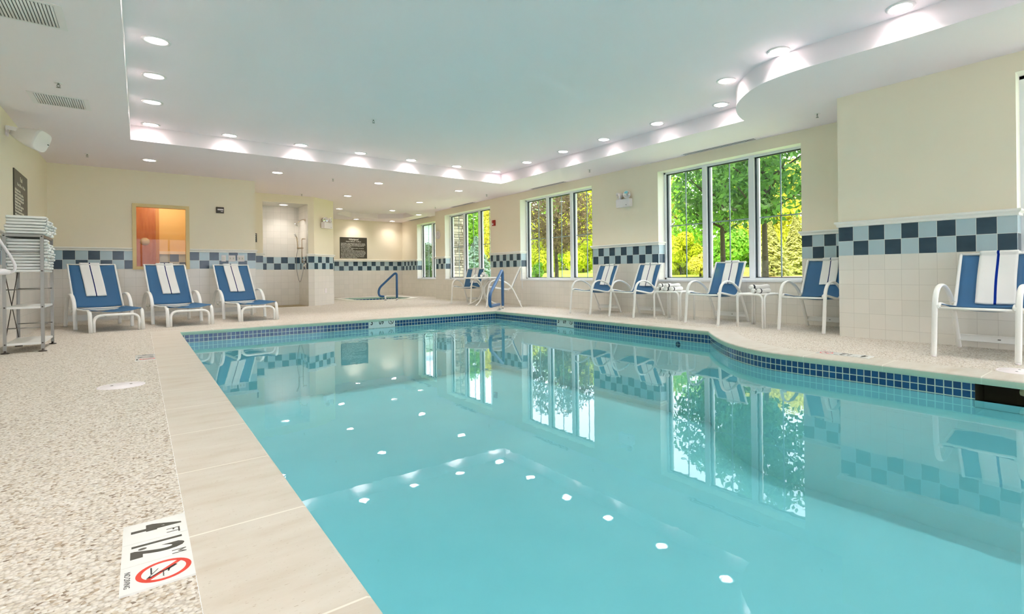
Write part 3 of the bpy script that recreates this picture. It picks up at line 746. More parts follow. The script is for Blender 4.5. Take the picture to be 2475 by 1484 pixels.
def chair_towel(width=0.235, front=0.40, shift=0.0, tilt=0.0, mt=None, seed=1, rear=.26):
    """towel folded lengthways, hung over the chair back; returned in chair space"""
    n_ = len(RP) - 1; fn = sling_fn(CW, 0.022)
    path = []
    # arc-length from top downwards on the front
    acc = 0; i = n_
    front_pts = []
    v = 1.0
    last = fn(0.5, 1.0)[0]
    while acc < front:
        front_pts.append(v); v -= 0.012; p = fn(0.5, v)[0]; acc += (p - last).length; last = p
    rnd = random.Random(seed); ph = rnd.random() * 6
    def tf(u, w_):
        # w_: 0 bottom of the front flap, .72 top edge, 1 bottom of the rear flap
        x = (u - 0.5) * width * (1.06 - 0.06 * w_) + shift + tilt * (0.5 - w_) + 0.002 * math.sin(w_ * 9 + ph)
        wob = 0.003 * math.sin(u * 9 + w_ * 11 + ph) * (1 - w_)
        if w_ < 0.66:
            k = (1 - w_ / 0.66) * (len(front_pts) - 1); a = int(k); b = min(a + 1, len(front_pts) - 1)
            vv = front_pts[a] + (front_pts[b] - front_pts[a]) * (k - a)
            p, nr = fn(0.5 + x / CW, vv); p = p + nr * (0.013 + wob); return Vector((x, p.y, p.z)), nr
        if w_ < 0.76:
            t = (w_ - 0.66) / 0.10; ang = math.radians(150 - 150 * t) ; c = Vector((0, 0.376, 0.879)); rr = 0.024
            q = Vector((0, -math.cos(math.radians(20 + 160 * t)), math.sin(math.radians(20 + 160 * t)))); return Vector((x, c.y + q.y * rr, c.z + q.z * rr)), q
        t = (w_ - 0.76) / 0.24; return Vector((x, 0.400 + 0.01 * t, 0.879 - rear * t)), Vector((0, 1, 0))
    m = Mesh(); m.grid(tf, 12, 50, 0.010)
    return m
TOW = []
def add_towel(chair, label, width, front, shift, tilt, seed, mt, rear=.26):
    o = chair_towel(width, front, shift, tilt, mt, seed, rear).build('pool_towel', mt, label=label, cat='towel', group='towels hung over chair backs')
    o.location = chair.location; o.rotation_euler = chair.rotation_euler; return o
ch0 = make_chair(); H = -PI / 2
spots = [((6.445, 7.06, 0), H, 'blue sling armchair, farthest of the row along the window wall', .23, .40, .02, .02),
         ((6.45, 6.02, 0), H, 'blue sling armchair between the end chair of the row and a towel table', .25, .42, .0, .03),
         ((6.44, 4.42, 0), H, 'blue sling armchair standing between the two little white tables', .22, .36, .03, .03),
         ((6.49, 3.01, 0), H, 'blue sling armchair partly hidden by the tiled pier', .20, .36, .05, .02),
         ((5.55, 1.11, 0), H, 'blue sling armchair cut by the right picture edge', .27, .50, .03, .01),
         ((6.44, 11.86, 0), math.radians(-60), 'blue sling armchair behind the round table facing the pool', .19, .40, .0, .02),
         ((6.225, 9.853, 0), math.radians(-122.7), 'blue sling armchair seen side on between round table and window', .21, .22, .0, .0)]
tl = ['white towel with a dark centre line on the farthest armchair of the window row', 'white towel with a dark centre line on the armchair left of the first towel table', 'white towel with a navy line on the armchair between the little tables',
      'white towel with a navy line on the armchair beside the pier', 'white towel with a bright blue line on the armchair at the right picture edge', 'white towel over the armchair behind the round table', 'white towel hanging edge-on from the side-on armchair']
for i, (loc, rz, lab, tw_, fl, sh, ti) in enumerate(spots):
    o = ch0 if i == 0 else copy_tree(ch0); relabel(o, lab, loc, rz)
    add_towel(o, tl[i], tw_, fl, sh, ti, i + 3, M_TOWEL_B if i == 4 else M_TOWEL_S, .47 if i == 6 else .26)

# ------------------------------------------------------------------ loungers (front towards local -y; origin between the rear feet)
LW = 0.56
def make_lounger():
    r = empty('sling_lounger', (0, 0, 0), 0, 'x', 'lounger', 'blue sling loungers along the far left wall')
    # backrest frame from pivot to the top
    bp_ = [Vector((0, -0.44, 0.285)), Vector((0, -0.20, 0.50)), Vector((0, 0.06, 0.74)), Vector((0, 0.22, 0.90)), Vector((0, 0.27, 0.955)), Vector((0, 0.30, 0.972))]
    bp_ = [Vector((0, -0.46, 0.285)), Vector((0, -0.27, 0.52)), Vector((0, -0.10, 0.73)), Vector((0, 0.02, 0.88)), Vector((0, 0.06, 0.945)), Vector((0, 0.10, 0.965))]
    BPs = resample(smooth_path(bp_, 6), 30); n_ = len(BPs) - 1
    def bf(u, v):
        k = v * n_; i = min(int(k), n_ - 1); p = BPs[i].lerp(BPs[i + 1], k - i); tg = (BPs[i + 1] - BPs[i]).normalized(); nr = Vector((0, -tg.z, tg.y))
        s_ = 0.02 * (1 - (2 * u - 1) ** 2); return Vector(((u - .5) * LW, p.y, p.z)) - nr * s_, nr
    m = Mesh(); m.grid(lambda u, v: bf(u, .04 + v * .955), 10, 24, 0.004); m.build('backrest', M_SLING, r)
    m = Mesh()
    for s_ in (-1, 1): m.tube([Vector((s_ * LW / 2, p.y, p.z)) for p in BPs], 0.013, 8)
    m.tube([(-LW / 2, -0.46, 0.285), (LW / 2, -0.46, 0.285)], 0.012); m.tube([(-LW / 2, 0.095, 0.964), (LW / 2, 0.095, 0.964)], 0.012); m.build('backrest_frame', M_WHITE, r)
    # seat rails
    sp_ = round_path([(0, -0.36, 0.300), (0, -1.0, 0.292), (0, -1.53, 0.300), (0, -1.585, 0.0)], 0.09, 6)
    for s_ in (-1, 1):
        m = Mesh(); m.tube([Vector((s_ * LW / 2, p.y, p.z)) for p in sp_], 0.0225, 12, rb=0.014, ref=(1, 0, 0)); m.build('seat_rail_leg', M_WHITE, r)
        x = s_ * 0.318
        hp = smooth_path([(x, 0.0, 0.0), (x, -0.035, 0.15), (x, -0.09, 0.31), (x, -0.19, 0.44), (x, -0.34, 0.502), (x, -0.52, 0.498), (x, -0.66, 0.425), (x, -0.735, 0.31), (x, -0.765, 0.15), (x, -0.79, 0.0)], 5)
        m = Mesh(); m.tube(hp, 0.0235, 12, rb=0.013, ref=(1, 0, 0)); m.build('arm_hoop', M_WHITE, r)
        m = Mesh(); m.box((s_ * .30, -0.30, 0.275), (.014, .19, .035), bevel=.005); m.tube(smooth_path([(s_ * .292, -0.44, .285), (s_ * .292, -0.30, .235), (s_ * .292, -0.16, .285)], 4), .008, 6)
        m.tube([(s_ * .318, -0.30, .275), (s_ * .27, -0.30, .275)], .012); m.build('recline_bracket', M_WHITE, r)
    def sf(u, v):
        y_ = -0.47 - v * 1.05; z_ = 0.312 - 0.075 * (1 - (2 * u - 1) ** 2) * (1 - 0.45 * v); return Vector(((u - .5) * LW, y_, z_)), Vector((0, 0, 1))
    m = Mesh(); m.grid(sf, 12, 14, 0.004); m.build('seat', M_SLING, r)
    m = Mesh(); w_ = LW / 2 - 0.038
    m.tube(round_path([(-w_, -1.56, 0.0), (-w_, -1.545, 0.232), (w_, -1.545, 0.232), (w_, -1.56, 0.0)], 0.10, 7), 0.018, 12); m.build('front_leg_frame', M_WHITE, r)
    m = Mesh()
    for (yy, zz) in ((-0.03, 0.165), (-0.018, 0.095)): m.box((0, yy, zz), (0.62, 0.012, 0.018))
    m.box((0, -0.02, 0.13), (0.62, 0.006, 0.06)); st = m.build('stretcher', M_WHITE, r); m = Mesh(); m.tube([(-.3, -.62, .27), (.3, -.62, .27)], .009); m.build('cross_bar', M_WHITE, r)
    m = Mesh(); m.box((0.14, -0.026, 0.13), (0.025, 0.003, 0.012)); m.build('maker_plate', M_DARKBOX, st)
    m = Mesh(); m.tube(smooth_path([(-LW / 2, -1.2, .285), (0, -1.15, .205), (LW / 2, -1.2, .285)], 6), .006, 6); m.build('seat_spreader', M_WHITE, r)
    return r, bf, n_
lo0, bfn, bn = make_lounger()
def lounger_towel(width, front, shift, tilt, seed):
    ph = random.Random(seed).random() * 6; L_ = 0.94
    def tf(u, w_):
        x = (u - .5) * width + shift + tilt * (0.5 - w_) + .0015 * math.sin(w_ * 9 + ph)
        if w_ < .66:
            v = 1.0 - (1 - w_ / .66) * (front / L_); p, nr = bfn(0.5 + x / LW, v); p = p + nr * (.011 + .002 * math.sin(u * 8 + w_ * 9 + ph)); return Vector((x, p.y, p.z)), nr
        if w_ < .76:
            t = (w_ - .66) / .1; a = math.radians(30 + 150 * t); q = Vector((0, -math.cos(a), math.sin(a))); return Vector((x, .099 + q.y * .024, .965 + q.z * .024)), q
        t = (w_ - .76) / .24; return Vector((x, .124 + .006 * t, .962 - .24 * t)), Vector((0, 1, 0))
    m = Mesh(); m.grid(tf, 12, 40, 0.010); return m
for i, (loc, rz, lab, tlab, sh) in enumerate((((-0.578, 11.195, 0), 12, 'blue and white sling lounger on the left, next to the towel rack', 'white towel with a navy line hung over the leftmost lounger', -.02),
        ((0.338, 11.39, 0), 9, 'blue and white sling lounger in front of the orange lit window', 'white towel with a navy line hung over the middle lounger', 0.0),
        ((1.325, 11.618, 0), 7, 'blue and white sling lounger nearest the shower, under the outlets', 'white towel with a navy line hung over the lounger under the outlets', .0))):
    o = lo0 if i == 0 else copy_tree(lo0); relabel(o, lab, loc, math.radians(rz))
    t = lounger_towel(.235, .68, sh, .03, i + 20).build('pool_towel', M_TOWEL_S, label=tlab, cat='towel', group='towels hung over loungers')
    t.location = loc; t.rotation_euler = (0, 0, math.radians(rz))

# ------------------------------------------------------------------ tables
def side_table(cx, cy, wx_, wy_, rz, label):
    r = empty('side_table', (cx, cy, 0), rz, label, 'table', 'little white towel tables')
    h_ = 0.435
    m = Mesh(); m.box((0, 0, h_ + .004), (wx_ - .02, wy_ - .02, .014), bevel=.005); m.build('tabletop', M_WHITE, r)
    for s_ in (-1, 1):
        m = Mesh(); m.tube(round_path([(s_ * wx_ / 2, -wy_ / 2 + .02, 0), (s_ * wx_ / 2, -wy_ / 2 + .02, h_), (s_ * wx_ / 2, wy_ / 2 - .02, h_), (s_ * wx_ / 2, wy_ / 2 - .02, 0)], .075, 7), .014, 10); m.build('leg_frame', M_WHITE, r)
        m = Mesh(); m.tube(round_path([(-wx_ / 2 + .02, s_ * wy_ / 2, 0), (-wx_ / 2 + .02, s_ * wy_ / 2, h_), (wx_ / 2 - .02, s_ * wy_ / 2, h_), (wx_ / 2 - .02, s_ * wy_ / 2, 0)], .075, 7), .014, 10); m.build('leg_frame', M_WHITE, r)
    return r
side_table(6.40, 5.18, .38, .52, 0, 'little white side table with six rolled towels by the second armchair')
side_table(6.34, 3.70, .42, .40, 0, 'little white side table with three rolled towels near the pier')
r = empty('round_table', (6.25, 10.82, 0), 0.3, 'round white table with curved legs beside the blue grab rail', 'table')
m = Mesh(); m.lathe([(0.0, .665), (.42, .665), (.445, .66), (.45, .648), (.445, .636), (.42, .632), (0, .632)], seg=48); m.build('tabletop', M_WHITE, r)
for k in range(4):
    a = k * PI / 2 + .3; c_, s_ = math.cos(a), math.sin(a); m = Mesh()
    m.tube(smooth_path([(c_ * .34, s_ * .34, .635), (c_ * .16, s_ * .16, .56), (c_ * .045, s_ * .045, .42), (c_ * .05, s_ * .05, .27), (c_ * .16, s_ * .16, .12), (c_ * .33, s_ * .33, .03), (c_ * .40, s_ * .40, .008)], 5), .015, 8); m.build('leg', M_WHITE, r)
m = Mesh(); m.tube([(0, 0, .25), (0, 0, .46)], .05, 14); m.build('hub', M_WHITE, r)

# rolled towels
def make_roll(L_=.30, r_=.034):
    rt_ = empty('rolled_towel', (0, 0, 0), 0, 'x', 'towel', 'rolled towels on the little tables')
    m = Mesh(); n_ = 14; pts = []; rad = []
    for k in range(n_ + 1):
        t = k / n_; pts.append((-L_ / 2 + L_ * t, .004 * math.sin(t * 7), 0)); e = min(t, 1 - t) * n_
        rad.append(r_ * (0.80 + .12 * math.sin(t * 9) + .1 * t) * (0.80 if e < .5 else 1))
    m.tube(pts, rad, 14); m.build('towel_roll', M_TOWEL, rt_)
    m = Mesh(); m.tube([(-L_ / 2 + .045, .001, 0), (-L_ / 2 + .068, .002, 0)], r_ * .955, 16); m.build('stripe', M_BLACKSTRIPE, rt_)
    m = Mesh(); m.tube([( -L_ / 2 - .002 , .012 * math.cos(a_ * .7) * (1 - a_ / 14), .02 * math.sin(a_ * .7) * (1 - a_ / 14)) for a_ in range(12)], .003, 5); m.build('spiral_end', M_TOWEL, rt_)
    return rt_
roll0 = make_roll(); used = False
rolls = []
for (bx, by, n_, rows, tn) in ((6.36, 5.18, 6, ((-.19, 0), (-.10, 0), (-.01, 0), (.08, 0), (-.14, 1), (.00, 1)), 'first'), (6.32, 3.72, 3, ((.11, 0), (.02, 0), (.05, 1)), 'second')):
    for k, (dy, lv) in enumerate(rows):
        rolls.append((bx + .01 * math.sin(k * 3), by - dy, .447 + .034 + lv * .050, tn, k))
names6 = ['far end of the bottom layer, table by the second armchair', 'second in the bottom layer, table by the second armchair', 'third in the bottom layer, table by the second armchair', 'near end of the bottom layer, table by the second armchair', 'far one on top, table by the second armchair', 'near one on top, table by the second armchair']
names3 = ['near one lying flat on the table by the pier', 'middle one lying on the table by the pier', 'one lying slanted on top on the table by the pier']
for i, (x_, y_, z_, tn, k) in enumerate(rolls):
    o = copy_tree(roll0) if used else roll0; used = True
    relabel(o, 'rolled white towel, ' + (names6[k] if tn == 'first' else names3[k]), (x_, y_, z_), .15 * math.sin(k * 2.3) - (.25 if tn == 'second' and k == 2 else 0))
for k, (dx, dy, dz) in enumerate(((-.17, .04, 0), (-.02, -.02, 0), (.13, .05, 0), (.05, .03, .05))):
    o = copy_tree(roll0); relabel(o, 'rolled white towel on the round table, ' + ['leftmost', 'centre of the bottom layer', 'rightmost', 'lying on top'][k], (6.2 + dx, 10.75 + dy, .665 + .034 + dz), .9); o['group'] = 'rolled towels on the round table'

# ------------------------------------------------------------------ towel rack
RX0, RX1, RY0, RY1 = -1.04, -0.775, 7.60, 8.37
r = empty('towel_rack', ((RX0 + RX1) / 2, (RY0 + RY1) / 2, 0), 0, 'grey metal four-shelf rack full of folded white towels by the left wall', 'rack')
hw, hd = (RX1 - RX0) / 2, (RY1 - RY0) / 2
for sx in (-1, 1):
    for sy in (-1, 1):
        m = Mesh(); m.box((sx * hw, sy * hd, .60), (.026, .005, 1.20)); m.box((sx * (hw + .011), sy * (hd - .011) , .60), (.005, .024, 1.20)); pst = m.build('post', M_STEEL, r)
        m = Mesh(); m.lathe([(0, 0), (.032, 0), (.032, .008), (.010, .014), (.008, .03), (0, .03)], (sx * hw, sy * hd, 0), 16); m.build('foot', M_DARKBOX, pst)
        m = Mesh()
        for zz in (1.185, .83, .46, .09): m.lathe([(0, 0), (.007, 0), (.006, .004), (0, .005)], (sx * hw, sy * hd - .003, zz), 10, m=Matrix.Rotation(PI / 2, 4, 'X'))
        m.build('bolts', M_DARKBOX, pst)
for k, zz in enumerate((1.192, .832, .455, .088)):
    m = Mesh(); m.box((0, 0, zz), (2 * hw + .01, 2 * hd, .022 if k else .03), bevel=.003); m.build('shelf', M_STEEL if k == 0 else M_WHITE, r)
m = Mesh()
for zz in (1.02, .64, .25):
    for sy in (-1, 1): m.tube([(-hw, sy * (hd - .008), zz), (hw, sy * (hd - .008), zz)], .005, 6)
m.build('crossbar', M_STEEL, r)
m = Mesh(); m.tube([(-hw, -hd, .84), (-hw, hd, .10)], .004, 6); m.tube([(-hw, hd, .84), (-hw, -hd, .10)], .004, 6); m.build('back_brace', M_DARKBOX, r)
def make_folded():
    rt_ = empty('folded_towel', (0, 0, 0), 0, 'x', 'towel', 'folded towels on the rack')
    # cross-section (x-z) of a folded towel, fold round at +x
    def sec(s_):
        pts = []
        for k in range(9): a = -PI / 2 + PI * k / 8; pts.append((.135 + .0155 * math.cos(a), .0155 * math.sin(a)))
        pts += [(.05, .0165), (-.05, .0160), (-.135, .0150)]
        for k in range(1, 4): a = PI / 2 + PI * k / 4; pts.append((-.135 + .012 * math.cos(a), .0075 + .0072 * math.sin(a)))
        pts += [(-.128, 0.0)]
        for k in range(1, 4): a = PI / 2 + PI * k / 4; pts.append((-.135 + .012 * math.cos(a), -.0075 + .0072 * math.sin(a)))
        pts += [(-.135, -.015), (-.05, -.0155), (.05, -.0155)]
        return [(x * s_, z * s_) for x, z in pts]
    m = Mesh(); ny = 10; rows = []
    for k in range(ny + 1):
        t = k / ny; y_ = (t - .5) * .235; sc = 1 - .04 * (abs(2 * t - 1) ** 6); zs = .93 - .30 * abs(2 * t - 1) ** 10
        rows.append([m.bm.verts.new((x + .002 * math.sin(y_ * 40), y_, z * zs * (1 + .08 * math.sin(y_ * 31 + x * 20)))) for x, z in sec(sc)])
    for a, b in zip(rows, rows[1:]):
        for j in range(len(a)): f = m.bm.faces.new([a[j], a[(j + 1) % len(a)], b[(j + 1) % len(a)], b[j]]); f.smooth = True
    m.bm.faces.new(rows[0][::-1]); m.bm.faces.new(rows[-1]); m.build('towel_body', M_TOWEL, rt_)
    m = Mesh()
    pa = [(.135 + .0165 * math.cos(a_), .0165 * math.sin(a_)) for a_ in [-PI / 2 + PI * k / 10 for k in range(11)]]
    for (ya, yb) in ((-.100, -.088),):
        A_ = [m.bm.verts.new((x, ya, z)) for x, z in pa]; B_ = [m.bm.verts.new((x, yb, z)) for x, z in pa]
        for j in range(10): f = m.bm.faces.new([A_[j], A_[j + 1], B_[j + 1], B_[j]]); f.smooth = True
    m.build('stripe', M_NAVY, rt_)
    return rt_
ft0 = make_folded(); used = False; rnd = random.Random(7)
for (sn, zb, ns) in (('top shelf', 1.208, (6, 5, 4)), ('second shelf', .844, (10, 9, 9))):
    for si, nn in enumerate(ns):
        yb = RY0 + .145 + si * .240
        for k in range(nn):
            o = copy_tree(ft0) if used else ft0; used = True
            relabel(o, 'folded white towel on the %s of the rack, %s stack, %s from the bottom' % (sn, ['near', 'middle', 'far'][si], ordn[k]),
                    (-.895 + rnd.uniform(-.016, .016) + (.01 if sn == 'top shelf' else 0), yb + rnd.uniform(-.008, .008), zb + .0165 + k * .0315), rnd.uniform(-.04, .04))
            o['group'] = 'folded towels on the ' + sn

# white curved fixture on the left wall, cut by the picture edge
r = empty('wall_fixture', (-1.045, 7.25, .815), 0, 'white curved tube with a rounded flat pad at the left picture edge', 'fixture')
m = Mesh(); m.tube(smooth_path([(-.05, -.02, .46), (.0, 0, .36), (.05, 0, .25), (.10, .0, .14), (.125, 0, .06), (.115, 0, .01), (.08, 0, -.01)], 6), .012, 10); m.build('curved_tube', M_PLASTIC, r)
m = Mesh(); m.lathe([(0, .035), (.06, .033), (.095, .02), (.10, 0), (.09, -.02), (.05, -.028), (0, -.03)], (.0, 0, 0), 28); m.build('flat_pad', M_PLASTIC, r)

# ------------------------------------------------------------------ wall mounted things
def sign(name, lab, org, xd, w_, h_, lines, title, size, top):
    r = empty(name, org, 0, lab, 'sign'); X = Vector(xd); Z = Vector((0, 0, 1)); Nn = X.cross(Z)
    m = Mesh(); mt = Matrix((( X.x, Nn.x, 0), (X.y, Nn.y, 0), (0, 0, 1))).to_4x4()
    m.box(tuple(Nn * .006), (w_, .012, h_), m=mt, bevel=.002); m.build('sign_panel', M_SIGN, r)
    base = Nn * .0125; z = h_ / 2 - top
    t_ = text_mesh('sign_title', title, size * 1.9, M_SIGNTXT, r, frame_mtx(base + Z * z, X, Z), offset=.0006)
    z -= size * 1.75
    text_mesh('sign_hours', lines[0], size * 1.15, M_SIGNTXT, r, frame_mtx(base + Z * z, X, Z), offset=.0005); z -= size * 1.7
    body = lines[1:]; step = (z + h_ / 2 - size * .6) / max(len(body) - 1, 1)
    for k, l in enumerate(body):
        if l: text_mesh('sign_line', l, size, M_SIGNTXT, r, frame_mtx(base + Z * (z - k * step) - X * (w_ / 2 - .03), X, Z), align='LEFT', offset=.0005)
    return r
WL = ['Hours: 5:00 am - 11:00 pm', 'CAUTION:  Long exposure may result in nausea,', 'dizziness or fainting.  Limit sessions to 15 minutes', 'Owners & management are not responsible for', 'accidents or injuries', 'Do not use alone.  Children under 14 must be', 'accompanied by an adult',
      'Hot water immersion while under the influence', 'of alcohol, narcotics, drugs or medicines may lead', 'to serious consequences and is not recommended', 'Elderly persons, pregnant women and those with', 'health conditions requiring medical care should', 'consult with a physician before using whirlpool', 'Maximum Occupancy: 9 Persons']
sign('wall_sign', 'large dark whirlpool rules sign on the far alcove wall', (5.75, 18.9, 1.705), (1, 0, 0), .915, .74, WL, 'Whirlpool', .041, .075)
PL = ['Hours 5:00 am - 11:00 pm', 'No lifeguard on duty', 'Swim at your own risk, children', 'must be accompanied by an adult', 'Shower before entering the pool', 'No diving or running', 'No glass containers in pool area', 'No food or drink on deck', 'Persons with open sores may not', 'use the pool or the whirlpool', 'Maximum Occupancy', 'Towels must stay in the pool area']
sign('wall_sign', 'dark pool rules sign on the left wall above the towel rack', (XL, 9.70, 1.78), (0, 1, 0), .96, .66, PL, 'Pool', .046, .09)
r = empty('wall_sign', (2.02, 13.88, 1.64), 0, 'small black sign half hidden by the block corner near the shower', 'sign')
m = Mesh(); m.box((0, -.005, 0), (.10, .01, .205)); m.build('sign_panel', M_SIGN, r)
for k in range(4): text_mesh('sign_line', ['SHOWER', 'BEFORE', 'ENTER', 'POOL'][k], .032, M_SIGNTXT, r, frame_mtx(Vector((0, -.0105, .07 - k * .045)), (1, 0, 0), (0, 0, 1)), xs=.6)
m = Mesh(); m.tube(smooth_path([(1.90, 13.86, 1.42), (1.93, 13.84, 1.40), (1.94, 13.84, 1.33)], 4), .007); m.lathe([(0, 0), (.02, 0), (.02, .01), (0, .01)], (1.90, 13.87, 1.42), 14, m=Matrix.Rotation(PI / 2, 4, 'X'))
m.build('robe_hook', M_DARKBOX, label='dark hook beside the block corner under the small black sign', cat='hook')
# thermostat plaque
r = empty('wall_plaque', (1.205, 12.233, 2.055), 0, 'small dark brown box with white label high on the far left wall', 'plaque')
m = Mesh(); m.box((0, -.012, 0), (.13, .024, .12), bevel=.008); m.build('plaque_body', M_DARKBOX, r)
m = Mesh(); m.box((.006, -.026, .01), (.095, .004, .028)); m.box((.03, -.026, -.025), (.035, .004, .012)); m.build('plaque_label', M_PLASTIC, r)
# switch and outlet plates
def plate(x_, w_, lab, slots):
    r = empty('wall_plate', (x_, 12.233, 1.108), 0, lab, 'outlet', 'plates above the third lounger')
    m = Mesh(); m.box((0, -.004, 0), (w_, .008, .122), bevel=.003); m.build('plate', M_PLASTIC, r)
    for s_ in slots:
        m = Mesh(); m.box((s_, -.0095, 0), (.034, .005, .068), bevel=.002); rr_ = m.build('insert', mat('insert', rgb(228, 226, 216), .4), r)
        if len(slots) > 1:
            m = Mesh(); m.box((s_, -.0125, .0), (.006, .003, .018)); m.build('toggle_slot', M_DARKBOX, rr_)
plate(1.257, .074, 'white single switch plate in the checker border, left of the twin plates', (0,))
plate(1.394, .118, 'white double outlet plate, middle of three in the checker border', (-.027, .027)); plate(1.543, .122, 'white double outlet plate, rightmost of three in the checker border', (-.027, .027))
m = Mesh(); m.box((0, 0, 0), (.07, .008, .115), m=frame_mtx((0, 0, 0), (.738, .675, 0), (-.675, .738, 0)).to_3x3().to_4x4(), bevel=.003)
o = m.build('wall_plate', M_PLASTIC, label='white blank outlet plate low on the angled wall', cat='outlet'); o.location = (3.62, 14.18, .36)
# emergency lights
def emergency(loc, rz, lab):
    r = empty('emergency_light', loc, rz, lab, 'emergency light', 'two-headed emergency lights')
    m = Mesh(); m.box((0, -.05, 0), (.34, .10, .15), bevel=.01); m.build('battery_box', M_PLASTIC, r)
    m = Mesh(); m.box((.1, -.1005, -.045), (.014, .003, .014)); m.build('indicator', M_DARKBOX, r)
    for s_, ty, tz in ((-1, -.5, .35), (1, .35, .0)):
        mt = Matrix.Rotation(ty, 4, 'Z') @ Matrix.Rotation(PI / 2 + tz, 4, 'X')
        m = Mesh(); m.lathe([(.0, -.07), (.035, -.065), (.055, -.02), (.073, .03), (.073, .045), (.064, .047), (.060, .04)], (s_ * .10, -.06, .145), 24, m=mt); m.tube([(s_ * .10, -.05, .07), (s_ * .10, -.055, .10)], .014); hd_ = m.build('lamp_head', M_PLASTIC, r)
        m = Mesh(); m.lathe([(.0, .018), (.03, .025), (.064, .043)], (s_ * .10, -.06, .145), 24, m=mt); m.lathe([(0, .02), (.012, .03), (.0, .04)], (s_ * .10, -.06, .145), 12, m=mt); m.build('lamp_lens', M_CHROME, hd_)
    return r
emergency((W2, 6.79, 2.045), -PI / 2, 'white two-headed emergency light on the window wall between the two large windows')
emergency((3.612, 14.151, 2.02), math.atan2(.544, .595), 'white two-headed emergency light on the angled wall beside the shower')
# fire alarm
r = empty('fire_alarm', (W2, 11.51, 2.055), -PI / 2, 'small red fire alarm horn right of the window by the round table', 'alarm')
m = Mesh(); m.box((0, -.02, 0), (.12, .04, .15), bevel=.008); m.box((0.02, -.055, .035), (.075, .035, .05), bevel=.01); m.build('alarm_body', M_FIRE, r)
m = Mesh(); m.box((-.02, -.044, -.03), (.06, .012, .035), bevel=.004); m.build('strobe', M_CLEAR, r)
# clock
r = empty('wall_clock', (W2, 14.78, 1.95), -PI / 2, 'round white wall clock beside the far window', 'clock')
mt = Matrix.Rotation(PI / 2, 4, 'X')
m = Mesh(); m.lathe([(0, 0), (.125, 0), (.13, .012), (.125, .035), (.112, .038), (.108, .026), (0, .026)], (0, 0, 0), 40, m=mt); m.build('clock_case', M_PLASTIC, r)
m = Mesh(); m.box((0, -.030, .03), (.006, .002, .06)); m.box((.02, -.030, -.01), (.05, .002, .006), m=Matrix.Rotation(.6, 4, 'Y'))
for k in range(12): a = k * PI / 6; m.box((.09 * math.sin(a), -.0275, .09 * math.cos(a)), (.006, .002, .012), m=Matrix.Rotation(a, 4, 'Y'))
m.build('clock_hands', mat('grey_hands', rgb(120, 118, 110), .5), r)
# loudspeaker
r = empty('loudspeaker', (XL, 8.82, 2.45), 0, 'white wall loudspeaker bracketed high on the left wall', 'loudspeaker')
m = Mesh()
mt = Matrix.Rotation(.35, 4, 'Y') @ Matrix.Rotation(-.35, 4, 'Z')
secs = [(.03, .05, .04), (.10, .085, .075), (.20, .12, .105), (.285, .135, .12), (.315, .13, .115)]
rows = []
for (d_, w_, h_) in secs:
    rows.append([m.bm.verts.new(mt @ Vector((d_, w_ * math.copysign(abs(math.cos(a)) ** .55, math.cos(a)), h_ * math.copysign(abs(math.sin(a)) ** .55, math.sin(a)))) + Vector((.03, 0, .02))) for a in [2 * PI * k / 20 for k in range(20)]])
for a, b in zip(rows, rows[1:]):
    for j in range(20): f = m.bm.faces.new([a[j], a[(j + 1) % 20], b[(j + 1) % 20], b[j]]); f.smooth = True
m.bm.faces.new(rows[0][::-1]); m.bm.faces.new(rows[-1]); m.build('speaker_body', M_PLASTIC, r)
m = Mesh(); m.box((.009, 0, .02), (.018, .09, .11)); m.box((.11, -.105, .03), (.20, .008, .045), m=Matrix.Rotation(.15, 4, 'Y')); m.box((.02, -.06, .03), (.012, .10, .045)); m.build('bracket', M_PLASTIC, r)
m = Mesh(); m.box((.348, -.04, -.10), (.006, .02, .01), m=mt); m.build('badge', M_INK, r)
# shower fittings on the right side wall of the shower
WX = 3.14
r = empty('overhead_shower', (WX, 14.10, 2.13), 0, 'nickel shower head on a bent arm high in the shower recess', 'shower')
m = Mesh(); m.lathe([(0, 0), (.032, 0), (.028, .012), (0, .016)], (0, 0, 0), 20, m=Matrix.Rotation(-PI / 2, 4, 'Y')); m.build('flange', M_BRASS, r)
m = Mesh(); m.tube(smooth_path([(0, 0, 0), (-.06, .0, .005), (-.12, 0, -.03), (-.16, 0, -.07)], 5), .009); m.build('arm', M_BRASS, r)
m = Mesh(); mt = Matrix.Translation((0, 0, 0)) @ Matrix.Rotation(.55, 4, 'Y'); m.lathe([(0, .03), (.018, .02), (.026, -.02), (.05, -.05), (.052, -.062), (0, -.066)], (-.175, 0, -.085), 24, m=mt); m.build('spray_head', M_CHROME, r)
r = empty('hand_shower', (WX, 14.10, 1.35), 0, 'nickel hand shower on a slide rail with hanging hose above the valve', 'hand shower')
m = Mesh(); m.tube([(-.08, 0, -.28), (-.08, 0, .33)], .010, 10)
for zz in (-.26, .31): m.tube([(0, 0, zz), (-.08, 0, zz)], .011, 10)
m.build('slide_rail', M_BRASS, r)
m = Mesh(); m.tube([(-.05, 0, .08), (-.19, 0, .08)], .016, 10); m.build('slide_holder', M_BRASS, r)
m = Mesh(); m.tube(smooth_path([(-.17, 0, .05), (-.175, 0, .16), (-.185, 0, .30), (-.20, 0, .36)], 5), .013, 10); hn = m.build('handset', M_BRASS, r)
m = Mesh(); m.lathe([(0, .02), (.035, .015), (.045, -.008), (0, -.015)], (-.225, 0, .395), 20, m=Matrix.Rotation(1.1, 4, 'Y')); m.build('spray_face', M_CHROME, hn)
m = Mesh(); m.tube(smooth_path([(-.17, 0, .05), (-.20, .01, -.15), (-.20, .01, -.45), (-.13, .01, -.76), (-.06, .01, -.50), (-.03, .01, -.33)], 6), .006, 8); m.build('hose', M_STEEL, r)
r = empty('shower_valve', (WX, 14.10, 1.0), 0, 'chrome lever valve in the checker border inside the shower', 'valve')
